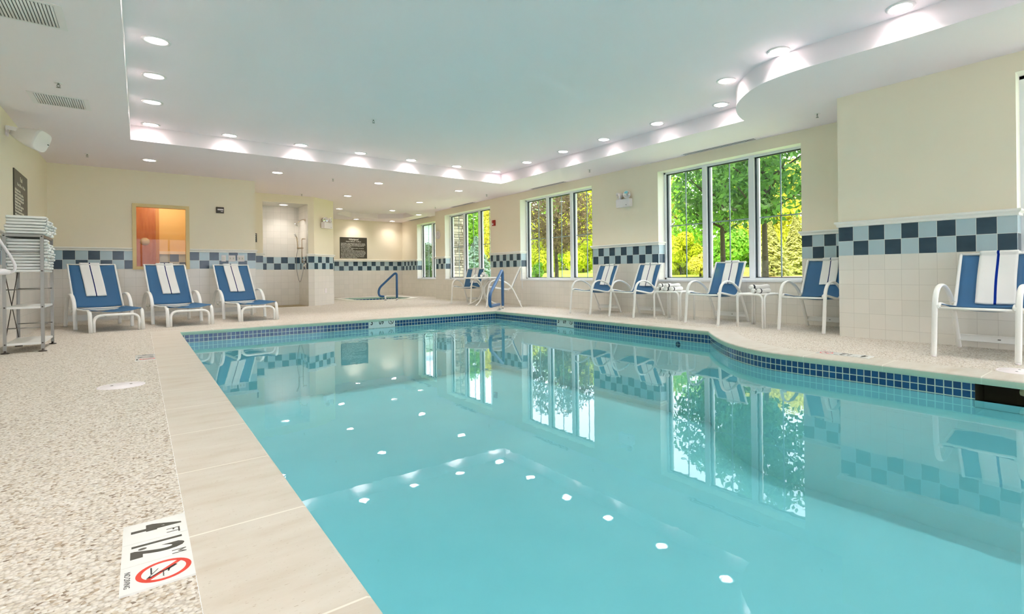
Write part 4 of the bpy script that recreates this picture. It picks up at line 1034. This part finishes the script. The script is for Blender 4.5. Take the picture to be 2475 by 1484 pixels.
m = Mesh(); m.lathe([(0, 0), (.085, 0), (.08, .01), (.03, .02), (.028, .05), (0, .055)], (0, 0, 0), 28, m=Matrix.Rotation(-PI / 2, 4, 'Y')); m.build('escutcheon', M_CHROME, r)
m = Mesh(); m.tube([(-.05, 0, 0), (-.065, 0, -.09)], .008); m.build('lever', M_CHROME, r)
m = Mesh(); m.lathe([(0, 0), (.035, 0), (.032, .02), (0, .03)], (0, 0, .14), 20, m=Matrix.Rotation(-PI / 2, 4, 'Y')); m.tube([(0, 0, .14), (-.08, 0, .14)], .012); m.build('diverter', M_CHROME, r)

# ------------------------------------------------------------------ grab rails
def grab_rail(name, org, dirv, reach, top, lab, thick=.031):
    r = empty(name, (org[0], org[1], 0), 0, lab, 'handrail', 'padded blue grab rails'); d_ = Vector((dirv[0], dirv[1], 0)).normalized()
    P_ = lambda s_, z: d_ * s_ + Vector((0, 0, z))
    path = round_path([P_(0, .07), P_(.0, top), P_(reach, top * .42), P_(reach * 1.0, .13), P_(.36, .115)], .13, 7)
    m = Mesh(); m.tube(path, thick, 12); m.build('padded_rail', M_FOAM, r)
    m = Mesh(); m.tube([P_(0, 0), P_(0, .09)], thick * .8, 12); m.tube(round_path([P_(.375, .115), P_(.33, .11), P_(.32, 0)], .06, 5), thick * .8, 12); m.build('steel_post', M_CHROME, r)
    for s_ in (0, .32):
        m = Mesh(); m.lathe([(0, .014), (.03, .014), (.058, .004), (.06, 0), (0, 0)], P_(s_, 0), 24); m.build('floor_flange', M_CHROME, r)
grab_rail('grab_rail', (5.851, 9.313), (-.234, -.244), 1.20, .84, 'blue padded figure-four grab rail at the far right pool corner')
grab_rail('grab_rail', (5.70, 14.80), (-.80, .60), .52, .84, 'blue padded grab rail standing at the whirlpool edge')

# ------------------------------------------------------------------ depth markers
def no_diving(m_ring, m_fig, X, Y, O, R_, full=True):
    """returns ring and diver meshes in plane (X,Y) at O"""
    ring = Mesh(); n_ = 36; Z = X.cross(Y)
    P_ = lambda x, y, h=0: O + X * x + Y * y + Z * h
    for k in range(n_):
        a, b = 2 * PI * k / n_, 2 * PI * (k + 1) / n_
        ring.quad([P_(R_ * math.cos(a), R_ * math.sin(a)), P_(R_ * math.cos(b), R_ * math.sin(b)), P_(R_ * .80 * math.cos(b), R_ * .80 * math.sin(b)), P_(R_ * .80 * math.cos(a), R_ * .80 * math.sin(a))][::-1])
    s_ = math.sqrt(.5) * R_ * .82; t_ = R_ * .07
    ring.quad([P_(-s_ - t_, s_ - t_), P_(s_ - t_, -s_ - t_), P_(s_ + t_, -s_ + t_), P_(-s_ + t_, s_ + t_)])
    fig = Mesh(); h = .0003
    def bar(x0, y0, x1, y1, w_):
        d_ = Vector((x1 - x0, y1 - y0)); d_.normalize(); q = Vector((-d_.y, d_.x)) * w_ * R_
        fig.quad([P_(x0 * R_ + q.x, y0 * R_ + q.y, h), P_(x0 * R_ - q.x, y0 * R_ - q.y, h), P_(x1 * R_ - q.x, y1 * R_ - q.y, h), P_(x1 * R_ + q.x, y1 * R_ + q.y, h)])
    bar(-.25, .45, .05, .1, .07); bar(.05, .1, .10, -.15, .05); bar(.10, -.15, .32, -.42, .035); bar(-.05, .2, .25, .15, .03)
    fig.lathe([(0, 0), (.075 * R_, 0)], P_(.36 * R_, -.50 * R_, h), 12, m=frame_mtx((0, 0, 0), X, Y), sm=False)
    bar(-.55, -.45, .10, -.45, .03); bar(-.30, -.2, .45, -.62, .018)
    for k in range(5): bar(.15 + k * .09, -.05 + (k % 2) * .04, .24 + k * .09, -.05 + ((k + 1) % 2) * .04, .016)
    return ring, fig
def deck_marker(loc, rz, lab, a='4', b='1.2'):
    """local +x reading direction, +y top of the letters"""
    r = empty('depth_marker', loc, rz, lab, 'depth marker', 'depth markers set in the deck')
    w_ = .1455; X = Vector((1, 0, 0)); Y = Vector((0, 1, 0))
    for k in range(3):
        m = Mesh(); m.box(((k - 1) * w_, 0, .001), (w_ - .0012, w_, .006)); m.build('marker_tile', M_MARK, r)
    z = .0042
    text_mesh('numeral', a, .15, M_INK, r, frame_mtx((-w_ * 1.12, -.004, z), X, Y), xs=.62, offset=.006, ext=.0002)
    text_mesh('unit_letters', 'FT', .045, M_INK, r, frame_mtx((-w_ * .70, .038, z), X, Y), xs=.8, ext=.0002)
    text_mesh('numeral', b[0], .15, M_INK, r, frame_mtx((-.046, -.004, z), X, Y), xs=.55, offset=.004, ext=.0002)
    text_mesh('decimal_point', b[1], .12, M_INK, r, frame_mtx((-.022, .0, z), X, Y), xs=.7, offset=.002, ext=.0002)
    text_mesh('numeral', b[2], .15, M_INK, r, frame_mtx((.008, -.004, z), X, Y), xs=.62, offset=.006, ext=.0002)
    text_mesh('unit_letters', 'M', .045, M_INK, r, frame_mtx((w_ * .37, .045, z), X, Y), xs=.8, ext=.0002)
    rg, fg = no_diving(None, None, X, Y, Vector((w_, .012, z)), .056)
    rg.build('prohibition_ring', M_RED, r); fg.build('diver_pictogram', M_BLACK, r)
    text_mesh('caption', 'NO DIVING', .017, M_BLACK, r, frame_mtx((w_, -.060, z), X, Y), ext=.0002)
    return r
deck_marker((.0275, 1.828, .001), -PI / 2, 'white four foot no diving marker in the deck, nearest the viewer')
deck_marker((.0285, 6.27, .001), -PI / 2, 'small white depth marker in the deck on the far left beside the coping')
deck_marker((4.715, 1.935, .001), PI / 2 + .03, 'white depth marker in the deck on the right, seen nearly edge-on by the pier')
def wall_marker(O, X, lab):
    r = empty('pool_wall_marker', O, 0, lab, 'depth marker', 'depth markers in the waterline tiles'); X = Vector(X); Y = Vector((0, 0, 1)); Z = X.cross(Y)
    m = Mesh(); hw_ = .2275
    vs = [X * -hw_, X * hw_]
    m.box(tuple(Z * .002 + Vector((0, 0, -.08))), (2 * hw_, .006, .155), m=Matrix(((X.x, Z.x, 0), (X.y, Z.y, 0), (0, 0, 1))).to_4x4()); m.build('marker_tile', M_MARKWALL, r)
    B = Z * .0056; z = -.068
    text_mesh('numeral', '3', .115, M_BLACK, r, frame_mtx(B + X * -.175 + Y * z, X, Y), xs=.8, offset=.003, ext=.0002)
    text_mesh('unit_letters', 'FT', .05, M_INK, r, frame_mtx(B + X * -.11 + Y * (z + .02), X, Y), xs=.7, ext=.0002)
    text_mesh('numeral', '09', .115, M_BLACK, r, frame_mtx(B + X * -.012 + Y * z, X, Y), xs=.72, offset=.003, ext=.0002)
    text_mesh('unit_letters', 'M', .04, M_INK, r, frame_mtx(B + X * .068 + Y * (z + .032), X, Y), xs=.7, ext=.0002)
    rg, fg = no_diving(None, None, X, Y, B + X * .155 + Y * z, .046); rg.build('prohibition_ring', M_BLACK, r); fg.build('diver_pictogram', M_INK, r)
wall_marker((3.175, 8.936, 0), (1, 0, 0), 'three foot depth marker in the blue tiles of the far pool wall')
wall_marker((5.446, 6.72, 0), (0, -1, 0), 'three foot depth marker in the blue tiles under the window side rim')
# skimmer lids
for (x_, y_, lab) in ((-.107, 4.76, 'round white skimmer lid in the left deck beside the coping'), (4.83, .78, 'round white skimmer lid at the right picture edge')):
    r = empty('skimmer_hatch', (x_, y_, 0), 0, lab, 'skimmer lid', 'round skimmer lids')
    m = Mesh(); m.lathe([(.128, 0), (.126, .005), (.118, .006), (.116, .003), (.112, .003), (.110, .007), (0, .008)], seg=40); m.build('lid_disc', M_PLASTIC, r)
    m = Mesh(); m.lathe([(0, .0085), (.008, .0085), (.009, .007)], (.05, 0, 0), 10); m.lathe([(0, .0085), (.008, .0085), (.009, .007)], (-.05, 0, 0), 10); m.build('finger_hole', M_INK, r)
# return jet
m = Mesh(); m.lathe([(0, .0), (.02, .002), (.035, .004), (.04, 0)], (0, 0, 0), 20, m=frame_mtx((0, 0, 0), (0, -1, 0), (0, 0, 1)))
o = m.build('return_jet', M_DARKBOX, label='small round return jet in the right pool wall below the curve', cat='jet'); o.location = (5.449, 4.35, -.22)

# ------------------------------------------------------------------ room behind the interior window
M_TAN = mat('tan_room_wall', rgb(232, 208, 150), 0.7)
m = Mesh(); x0, x1, z0, z1 = -.105, .72, .896, 2.09; t = .055
for a, b in (((x0, z0), (x0 + t, z1)), ((x1 - t, z0), (x1, z1)), ((x0 + t, z0), (x1 - t, z0 + t)), ((x0 + t, z1 - t), (x1 - t, z1))): m.lo_hi((a[0], 12.205, a[1]), (b[0], 12.36, b[1]))
M_WOODFR = mat('cream_window_frame', rgb(232, 208, 150), 0.4)
root = m.build('window_6', M_WOODFR, kind='structure')
m = Mesh(); m.lo_hi((x0 + t, 12.315, z0 + t), (x1 - t, 12.321, z1 - t)); m.build('pane', M_GLASS2, root)
m = Mesh(); Yb = 13.6
m.quad([(-1.1, Yb, 0), (.30, Yb, 0), (.30, Yb, 2.5), (-1.1, Yb, 2.5)]); m.build('wall_lobby_left', mat('lobby_brown', rgb(150, 112, 76), .6), kind='structure')
m = Mesh(); panel(m, (.30, Yb), (1.75, Yb), 0, 2.5, 0.95); m.build('wall_lobby_right', tile_wall('lobby_tile_wall', rgb(236, 206, 146)), kind='structure')
m = Mesh(); m.quad([(-1.1, 12.37, 0), (-1.1, Yb, 0), (-1.1, Yb, 2.5), (-1.1, 12.37, 2.5)]); m.quad([(1.75, 12.37, 0), (1.75, 12.37, 2.5), (1.75, Yb, 2.5), (1.75, Yb, 0)])
m.quad([(-1.1, 12.37, 2.5), (1.75, 12.37, 2.5), (1.75, Yb, 2.5), (-1.1, Yb, 2.5)]); m.quad([(-1.1, 12.37, 0.001), (1.75, 12.37, 0.001), (1.75, Yb, .001), (-1.1, Yb, .001)])
m.quad([(-1.1, 12.37, 0), (x0, 12.37, 0), (x0, 12.37, 2.5), (-1.1, 12.37, 2.5)]); m.quad([(x1, 12.37, 0), (1.75, 12.37, 0), (1.75, 12.37, 2.5), (x1, 12.37, 2.5)])
m.quad([(x0, 12.37, 0), (x1, 12.37, 0), (x1, 12.37, z0), (x0, 12.37, z0)]); m.quad([(x0, 12.37, z1), (x1, 12.37, z1), (x1, 12.37, 2.5), (x0, 12.37, 2.5)]); m.build('wall_lobby_shell', M_TAN, kind='structure')
m = Mesh(); m.lo_hi((.30, Yb - .03, 1.225), (1.75, Yb, 1.285)); m.build('trim_lobby', M_TRIM, kind='structure')
M_DOORW = mat('orange_wood_door', rgb(206, 88, 22), 0.35); g = N(M_DOORW)
mp = g.node('ShaderNodeMapping'); mp.inputs['Scale'].default_value = (9, 9, .8); g.l.new(g.obj(), mp.inputs[0]); g.l.new(g.ramp(g.noise(3, 4, mp.outputs[0]), [(.3, rgb(172, 100, 52)), (.7, rgb(192, 122, 70))]), g.p.inputs['Base Color'])
m = Mesh(); m.lo_hi((-.60, Yb - .045, 0.0), (.245, Yb - .01, 2.18)); dr = m.build('door_1', M_DOORW, kind='structure')
m = Mesh(); m.lo_hi((.245, Yb - .06, 0), (.30, Yb - .002, 2.24)); m.lo_hi((-.66, Yb - .06, 0), (-.60, Yb - .002, 2.24)); m.lo_hi((-.60, Yb - .06, 2.18), (.245, Yb - .002, 2.24)); m.build('door_frame', mat('door_frame_tan', rgb(196, 142, 80), .5), dr)
m = Mesh(); m.lathe([(0, 0), (.078, 0), (.078, .006), (0, .007)], (.075, Yb - .046, 1.475), 32, m=Matrix.Rotation(PI / 2, 4, 'X') @ Matrix.Diagonal((1, .98, 1, 1))); m.build('oval_sign', mat('oval_sign_grey', rgb(196, 184, 162), .5), dr)
ll = bpy.data.lights.new('lobby_lamp', 'POINT'); ll.energy = 17; ll.color = (1.0, .85, .64); ll.shadow_soft_size = .12
lo = bpy.data.objects.new('lobby_lamp', ll); COL.objects.link(lo); lo.location = (.35, 12.9, 2.3)

# ------------------------------------------------------------------ outside
def leafmat(name, c1, c2, transl=0.35):
    m = mat(name, c1, 0.6, spec=0.25); g = N(m)
    info = g.node('ShaderNodeNewGeometry')
    ip = g.node('ShaderNodeTexNoise'); ip.inputs['Scale'].default_value = 2.3; g.l.new(g.obj(), ip.inputs['Vector'])
    f = g.math('MULTIPLY_ADD', info.outputs['Random Per Island'], .6, g.math('MULTIPLY', ip.outputs['Fac'], .4))
    c = g.mix(f, c4(c1), c4(c2)); g.l.new(c, g.p.inputs['Base Color'])
    tl_ = g.node('ShaderNodeBsdfTranslucent'); g.l.new(c, tl_.inputs[0]); mx = g.node('ShaderNodeMixShader'); mx.inputs[0].default_value = transl
    g.l.new(g.p.outputs[0], mx.inputs[1]); g.l.new(tl_.outputs[0], mx.inputs[2]); g.l.new(mx.outputs[0], g.n['Material Output'].inputs[0]); return m
L_LIME = leafmat('lime_leaf', rgb(176, 190, 24), rgb(214, 214, 50)); L_GREEN = leafmat('bright_green_leaf', rgb(96, 170, 44), rgb(160, 196, 64))
L_MAPLE = leafmat('maple_leaf', rgb(24, 72, 30), rgb(132, 184, 84), .35); L_PURPLE = leafmat('purple_leaf', rgb(72, 58, 48), rgb(160, 138, 100), .35)
L_OLIVE = leafmat('pale_olive_needle', rgb(178, 186, 96), rgb(222, 214, 130)); L_SPRUCE = leafmat('blue_spruce_needle', rgb(120, 170, 130), rgb(214, 232, 212))
L_ORANGE = leafmat('amber_leaf', rgb(206, 200, 60), rgb(228, 220, 96)); L_DARK = leafmat('dark_hedge_leaf', rgb(34, 78, 34), rgb(84, 120, 60))
M_BARK = mat('bark', rgb(70, 60, 48), .9); g = N(M_BARK); g.bump(g.noise(30, 4, g.obj()), .6, .02)
M_LAWN = mat('lawn', rgb(150, 190, 50), .9, spec=.1); g = N(M_LAWN)
g.l.new(g.mix(g.noise(1.5, 6, g.obj()), c4(rgb(130, 176, 60)), c4(rgb(188, 206, 66))), g.p.inputs['Base Color'])
def gz(x): return .25 + (x - 7.6) * .030
m = Mesh(); m.quad([(7.9, -30, gz(7.9)), (32, -30, gz(32)), (32, 60, gz(32)), (7.9, 60, gz(7.9))]); m.quad([(32, -30, gz(32)), (60, -30, gz(32)), (60, 60, gz(32)), (32, 60, gz(32))])
m.build('ground', M_LAWN, kind='structure')
m = Mesh(); m.quad([(15.2, 6.0, gz(15.2) + .02), (16.8, 6.0, gz(16.8) + .02), (16.8, 11.0, gz(16.8) + .02), (15.2, 11.0, gz(15.2) + .02)]); m.build('mulch_bed', mat('mulch', rgb(222, 176, 128), .9), kind='structure')
def dirpt(px, x):
    v = fw + r2 * ((px - PX) / F); t = x / v.x; return (x, v.y * t)
def plant(name, label, cat, px, x, base_px, top_px, w_px, lm, n_, leaf, seed, kind='bush', trunk=None, group=None, zc=None, off=0.0):
    """px positions only choose where the plant stands; the plant itself is a full volume"""
    cx, cy = dirpt(px, x); depth = x * fw.x + cy * fw.y; z_of = lambda p: .75 + (PY - .0113 * (px - PX) - p) * depth / F
    zb, zt = z_of(base_px), z_of(top_px)
    if kind != 'tree': zb = gz(min(cx, 32)) - .06
    R_ = w_px * depth / F / 2; rnd = random.Random(seed)
    r = empty(name, (cx, cy, gz(min(cx, 32))), 0, label, cat, group); z0 = r.location.z
    m = Mesh(); H_ = zt - zb; bm = m.bm
    def leafq(p, nrm, s_):
        nrm = Vector(nrm); a = nrm.orthogonal().normalized(); b = nrm.cross(a).normalized(); th = rnd.random() * 6.28; u_ = a * math.cos(th) + b * math.sin(th); v_ = nrm.normalized().cross(u_)
        q = [p + u_ * s_, p + v_ * s_ * .45 + nrm * s_ * .15, p - u_ * s_, p - v_ * s_ * .45 + nrm * s_ * .15]; bm.faces.new([bm.verts.new(k) for k in q])
    blobs = []
    if kind == 'cone':
        for k in range(n_):
            t = rnd.random() ** .8; layer = math.floor(t * 13) / 13; tt = t; rr = R_ * (1 - tt) * (.75 + .22 * ((tt * 13) % 1 < .5)) * rnd.uniform(.55, 1.05) + .02; a = rnd.random() * 6.283
            p = Vector((rr * math.cos(a), rr * math.sin(a), zb - z0 + H_ * tt - .12 * rr + .06 * math.sin(a * 5 + t * 30))); leafq(p, (math.cos(a) * .5, math.sin(a) * .5, .8), leaf * rnd.uniform(.6, 1.3))
    else:
        nb = 18 if kind == 'bush' else 44
        for _ in range(nb):
            a = rnd.random() * 6.283; q = rnd.random() ** .5; hz = rnd.random()
            prof_ = math.sin(PI * min(max(hz * .9 + .08, 0), 1)) ** .5
            blobs.append((Vector((R_ * .72 * q * prof_ * math.cos(a), R_ * .72 * q * prof_ * math.sin(a), zb - z0 + H_ * ((.04 if kind == 'bush' else .10) + .82 * hz))), min(R_, H_) * (rnd.uniform(.22, .38) if kind == 'bush' else rnd.uniform(.13, .26))))
        for k in range(n_):
            if kind == 'tree' and rnd.random() < .45:
                while True:
                    q_ = Vector((rnd.uniform(-1, 1), rnd.uniform(-1, 1), rnd.uniform(-1, 1)))
                    if q_.length < 1: break
                leafq(Vector((q_.x * R_, q_.y * R_, zb - z0 + H_ * (.5 + .5 * q_.z))), Vector((rnd.gauss(0, 1), rnd.gauss(0, 1), rnd.gauss(.4, 1))).normalized(), leaf * rnd.uniform(.6, 1.3)); continue
            c, br = rnd.choice(blobs); d_ = Vector((rnd.gauss(0, 1), rnd.gauss(0, 1), rnd.gauss(0, 1))).normalized(); p = c + d_ * br * rnd.uniform(.7, 1.1)
            leafq(p, d_ + Vector((rnd.uniform(-.5, .5), rnd.uniform(-.5, .5), rnd.uniform(-.2, .6))), leaf * rnd.uniform(.6, 1.35))
    m.build('foliage', lm, r)
    if trunk:
        m = Mesh(); tr_ = trunk; top = zb - z0 + H_ * .55
        m.tube(smooth_path([(0, 0, -.1), (.03, .02, (zb - z0) * .5), (-.02, .0, zb - z0 + .1), (.05, .03, top)], 4), [tr_ * (1 - .5 * k / 12) for k in range(13)], 10)
        for k in range(9):
            a = k * 2.4 + seed; zz = zb - z0 - .05 + H_ * .06 * k; L_ = R_ * .75
            m.tube(smooth_path([(0, 0, zz), (L_ * .4 * math.cos(a), L_ * .4 * math.sin(a), zz + L_ * .22), (L_ * math.cos(a), L_ * math.sin(a), zz + L_ * .6)], 3), [tr_ * .42 * (1 - .8 * j / 6) + .004 for j in range(7)], 6)
        m.build('trunk', M_BARK, r)
    elif kind == 'bush' or kind == 'cone':
        m = Mesh(); m.tube([(0, 0, -.05), (0, 0, zb - z0 + H_ * .5)], .05, 6); m.build('stem', M_BARK, r)
    return r
# seen through the big near window
plant('lime_bush', 'big lime yellow bush on the lawn, left part of the largest window', 'bush', 1645, 19, 652, 560, 130, L_LIME, 9000, .10, 1)
plant('lime_bush', 'lower golden bush in front of the lime bush in the largest window', 'bush', 1693, 17, 650, 612, 66, L_ORANGE, 3500, .06, 2)
plant('green_bush', 'bright green bush behind the straight trunk in the largest window', 'bush', 1762, 20, 648, 548, 120, L_GREEN, 8000, .11, 3)
plant('spruce_bush', 'pale olive spruce low on the right side of the largest window', 'bush', 1862, 17, 655, 535, 120, L_OLIVE, 9000, .07, 4, kind='cone')
plant('spruce_bush', 'pale olive spruce hugging the right edge of the largest window', 'bush', 1925, 19, 652, 520, 110, L_OLIVE, 8000, .08, 5, kind='cone')
plant('maple_tree', 'green maple with a straight dark trunk in the middle of the largest window', 'tree', 1748, 12.0, 560, 330, 290, L_MAPLE, 3600, .095, 6, kind='tree', trunk=.085)
plant('maple_tree', 'green maple with spreading branches on the right of the largest window', 'tree', 1850, 10.6, 540, 280, 300, L_MAPLE, 3600, .085, 7, kind='tree', trunk=.08)
plant('far_tree', 'yellow green tree far behind the maples', 'tree', 1700, 30, 600, 405, 260, L_GREEN, 4000, .17, 8, kind='tree', trunk=.2)
plant('far_tree', 'golden tree far behind the right maple', 'tree', 1880, 30, 600, 380, 260, L_ORANGE, 9000, .17, 9, kind='tree', trunk=.2)
plant('far_tree', 'golden tree far behind the left side of the largest window', 'tree', 1600, 30, 600, 420, 150, L_ORANGE, 6000, .17, 10, kind='tree', trunk=.2)
# second window
plant('purple_tree', 'purple brown leaved tree filling the second window', 'tree', 1345, 12.5, 612, 430, 230, L_PURPLE, 4200, .085, 11, kind='tree', trunk=.09)
plant('lime_hedge', 'tall lime green hedge behind the purple tree', 'hedge', 1300, 24, 652, 470, 150, L_LIME, 10000, .13, 12)
plant('lime_hedge', 'tall lime green hedge at the right of the second window', 'hedge', 1410, 24, 652, 440, 160, L_LIME, 12000, .13, 13)
plant('green_bush', 'small round leaved green bush in the lower left of the second window', 'bush', 1302, 10.5, 668, 632, 46, L_GREEN, 1200, .06, 14)
plant('far_tree', 'bright green tree far behind the second window', 'tree', 1370, 34, 640, 420, 190, L_GREEN, 9000, .18, 15, kind='tree', trunk=.2)
# third window
plant('green_tree', 'bright green tree right of the stone column', 'tree', 1138, 13, 612, 490, 70, L_GREEN, 5000, .075, 16, kind='tree', trunk=.06)
plant('blue_spruce', 'silvery blue green spruce behind the round table window', 'tree', 1152, 11.5, 676, 575, 120, L_SPRUCE, 7000, .075, 17, kind='cone')
plant('amber_tree', 'amber and brown tree at the right of the third window', 'tree', 1180, 16, 625, 480, 80, L_ORANGE, 4500, .09, 18, kind='tree', trunk=.08)
plant('purple_tree', 'brownish tree behind the amber one in the third window', 'tree', 1190, 19, 640, 490, 90, L_PURPLE, 4500, .1, 19, kind='tree', trunk=.1)
plant('dark_hedge', 'dark green hedge seen in the narrow alcove window', 'hedge', 1026, 12, 676, 588, 90, L_DARK, 7000, .06, 20)
# neighbour building behind the alcove window
cx, cy = dirpt(1022, 15.0)
r = empty('neighbour_building', (cx, cy, .4), 0, 'pale blue sided building seen in the narrow alcove window', 'building')
m = Mesh(); m.lo_hi((-2, 0, 0), (3, 6, 4.6))
for k in range(24): m.lo_hi((-2.02, -.03, .1 + k * .19), (3.0, 0, .13 + k * .19))
m.build('siding', mat('pale_blue_siding', rgb(190, 208, 222), .7), r)
m = Mesh(); m.lo_hi((-2.4, -.5, 3.9), (3.2, 6, 4.1)); m.build('eave', M_VINYL, r)
m = Mesh(); m.lo_hi((-.9, -.04, .9), (.2, -.03, 2.1)); m.build('window', M_GASKET, r)
# stone faced corner outside the third window
M_STONE = mat('ledgestone', rgb(170, 158, 140), .85); g = N(M_STONE)
gi = g.node('ShaderNodeNewGeometry'); g.l.new(g.mix(gi.outputs['Random Per Island'], c4(rgb(140, 128, 112)), c4(rgb(204, 194, 176))), g.p.inputs['Base Color']); g.bump(g.noise(24, 4, g.obj()), .5, .01)
r = empty('stone_column', (7.50, 14.90, gz(7.6)), 0, 'ledgestone faced outer corner seen in the left pane of the third window', 'column')
m = Mesh(); m.lo_hi((-.22, .0, -.3), (.41, .08, 3.2)); m.build('core', mat('dark_mortar', rgb(72, 66, 58), .9), r)
m = Mesh(); rnd = random.Random(3); z = -.2
while z < 3.1:
    h_ = rnd.uniform(.05, .11); x = -.22
    while x < .40:
        L_ = rnd.uniform(.12, .34); L_ = min(L_, .415 - x); m.box((x + L_ / 2, -.02, z + h_ / 2), (L_ - .012, .05 + rnd.uniform(0, .03), h_ - .012), bevel=.008); x += L_
    z += h_
m.build('stone_courses', M_STONE, r)

for k, (px_, top_, lf, txt) in enumerate(((1000, 560, L_GREEN, 'behind the alcove window'), (1110, 540, L_GREEN, 'behind the stone column'), (1220, 550, L_LIME, 'left of the second window'), (1330, 560, L_LIME, 'behind the purple tree'), (1440, 570, L_GREEN, 'right of the second window'), (1560, 560, L_GREEN, 'left of the largest window'), (1680, 570, L_LIME, 'behind the lime bush'), (1800, 560, L_GREEN, 'behind the two maples'), (1930, 550, L_LIME, 'behind the right pane of the largest window'))):
    plant('background_hedge', 'long green hedge far back on the lawn, ' + txt, 'hedge', px_, 36 if px_ > 1150 else 24, 660, top_, 190, lf, 6000, .2, 40 + k, group='hedges at the back of the lawn')
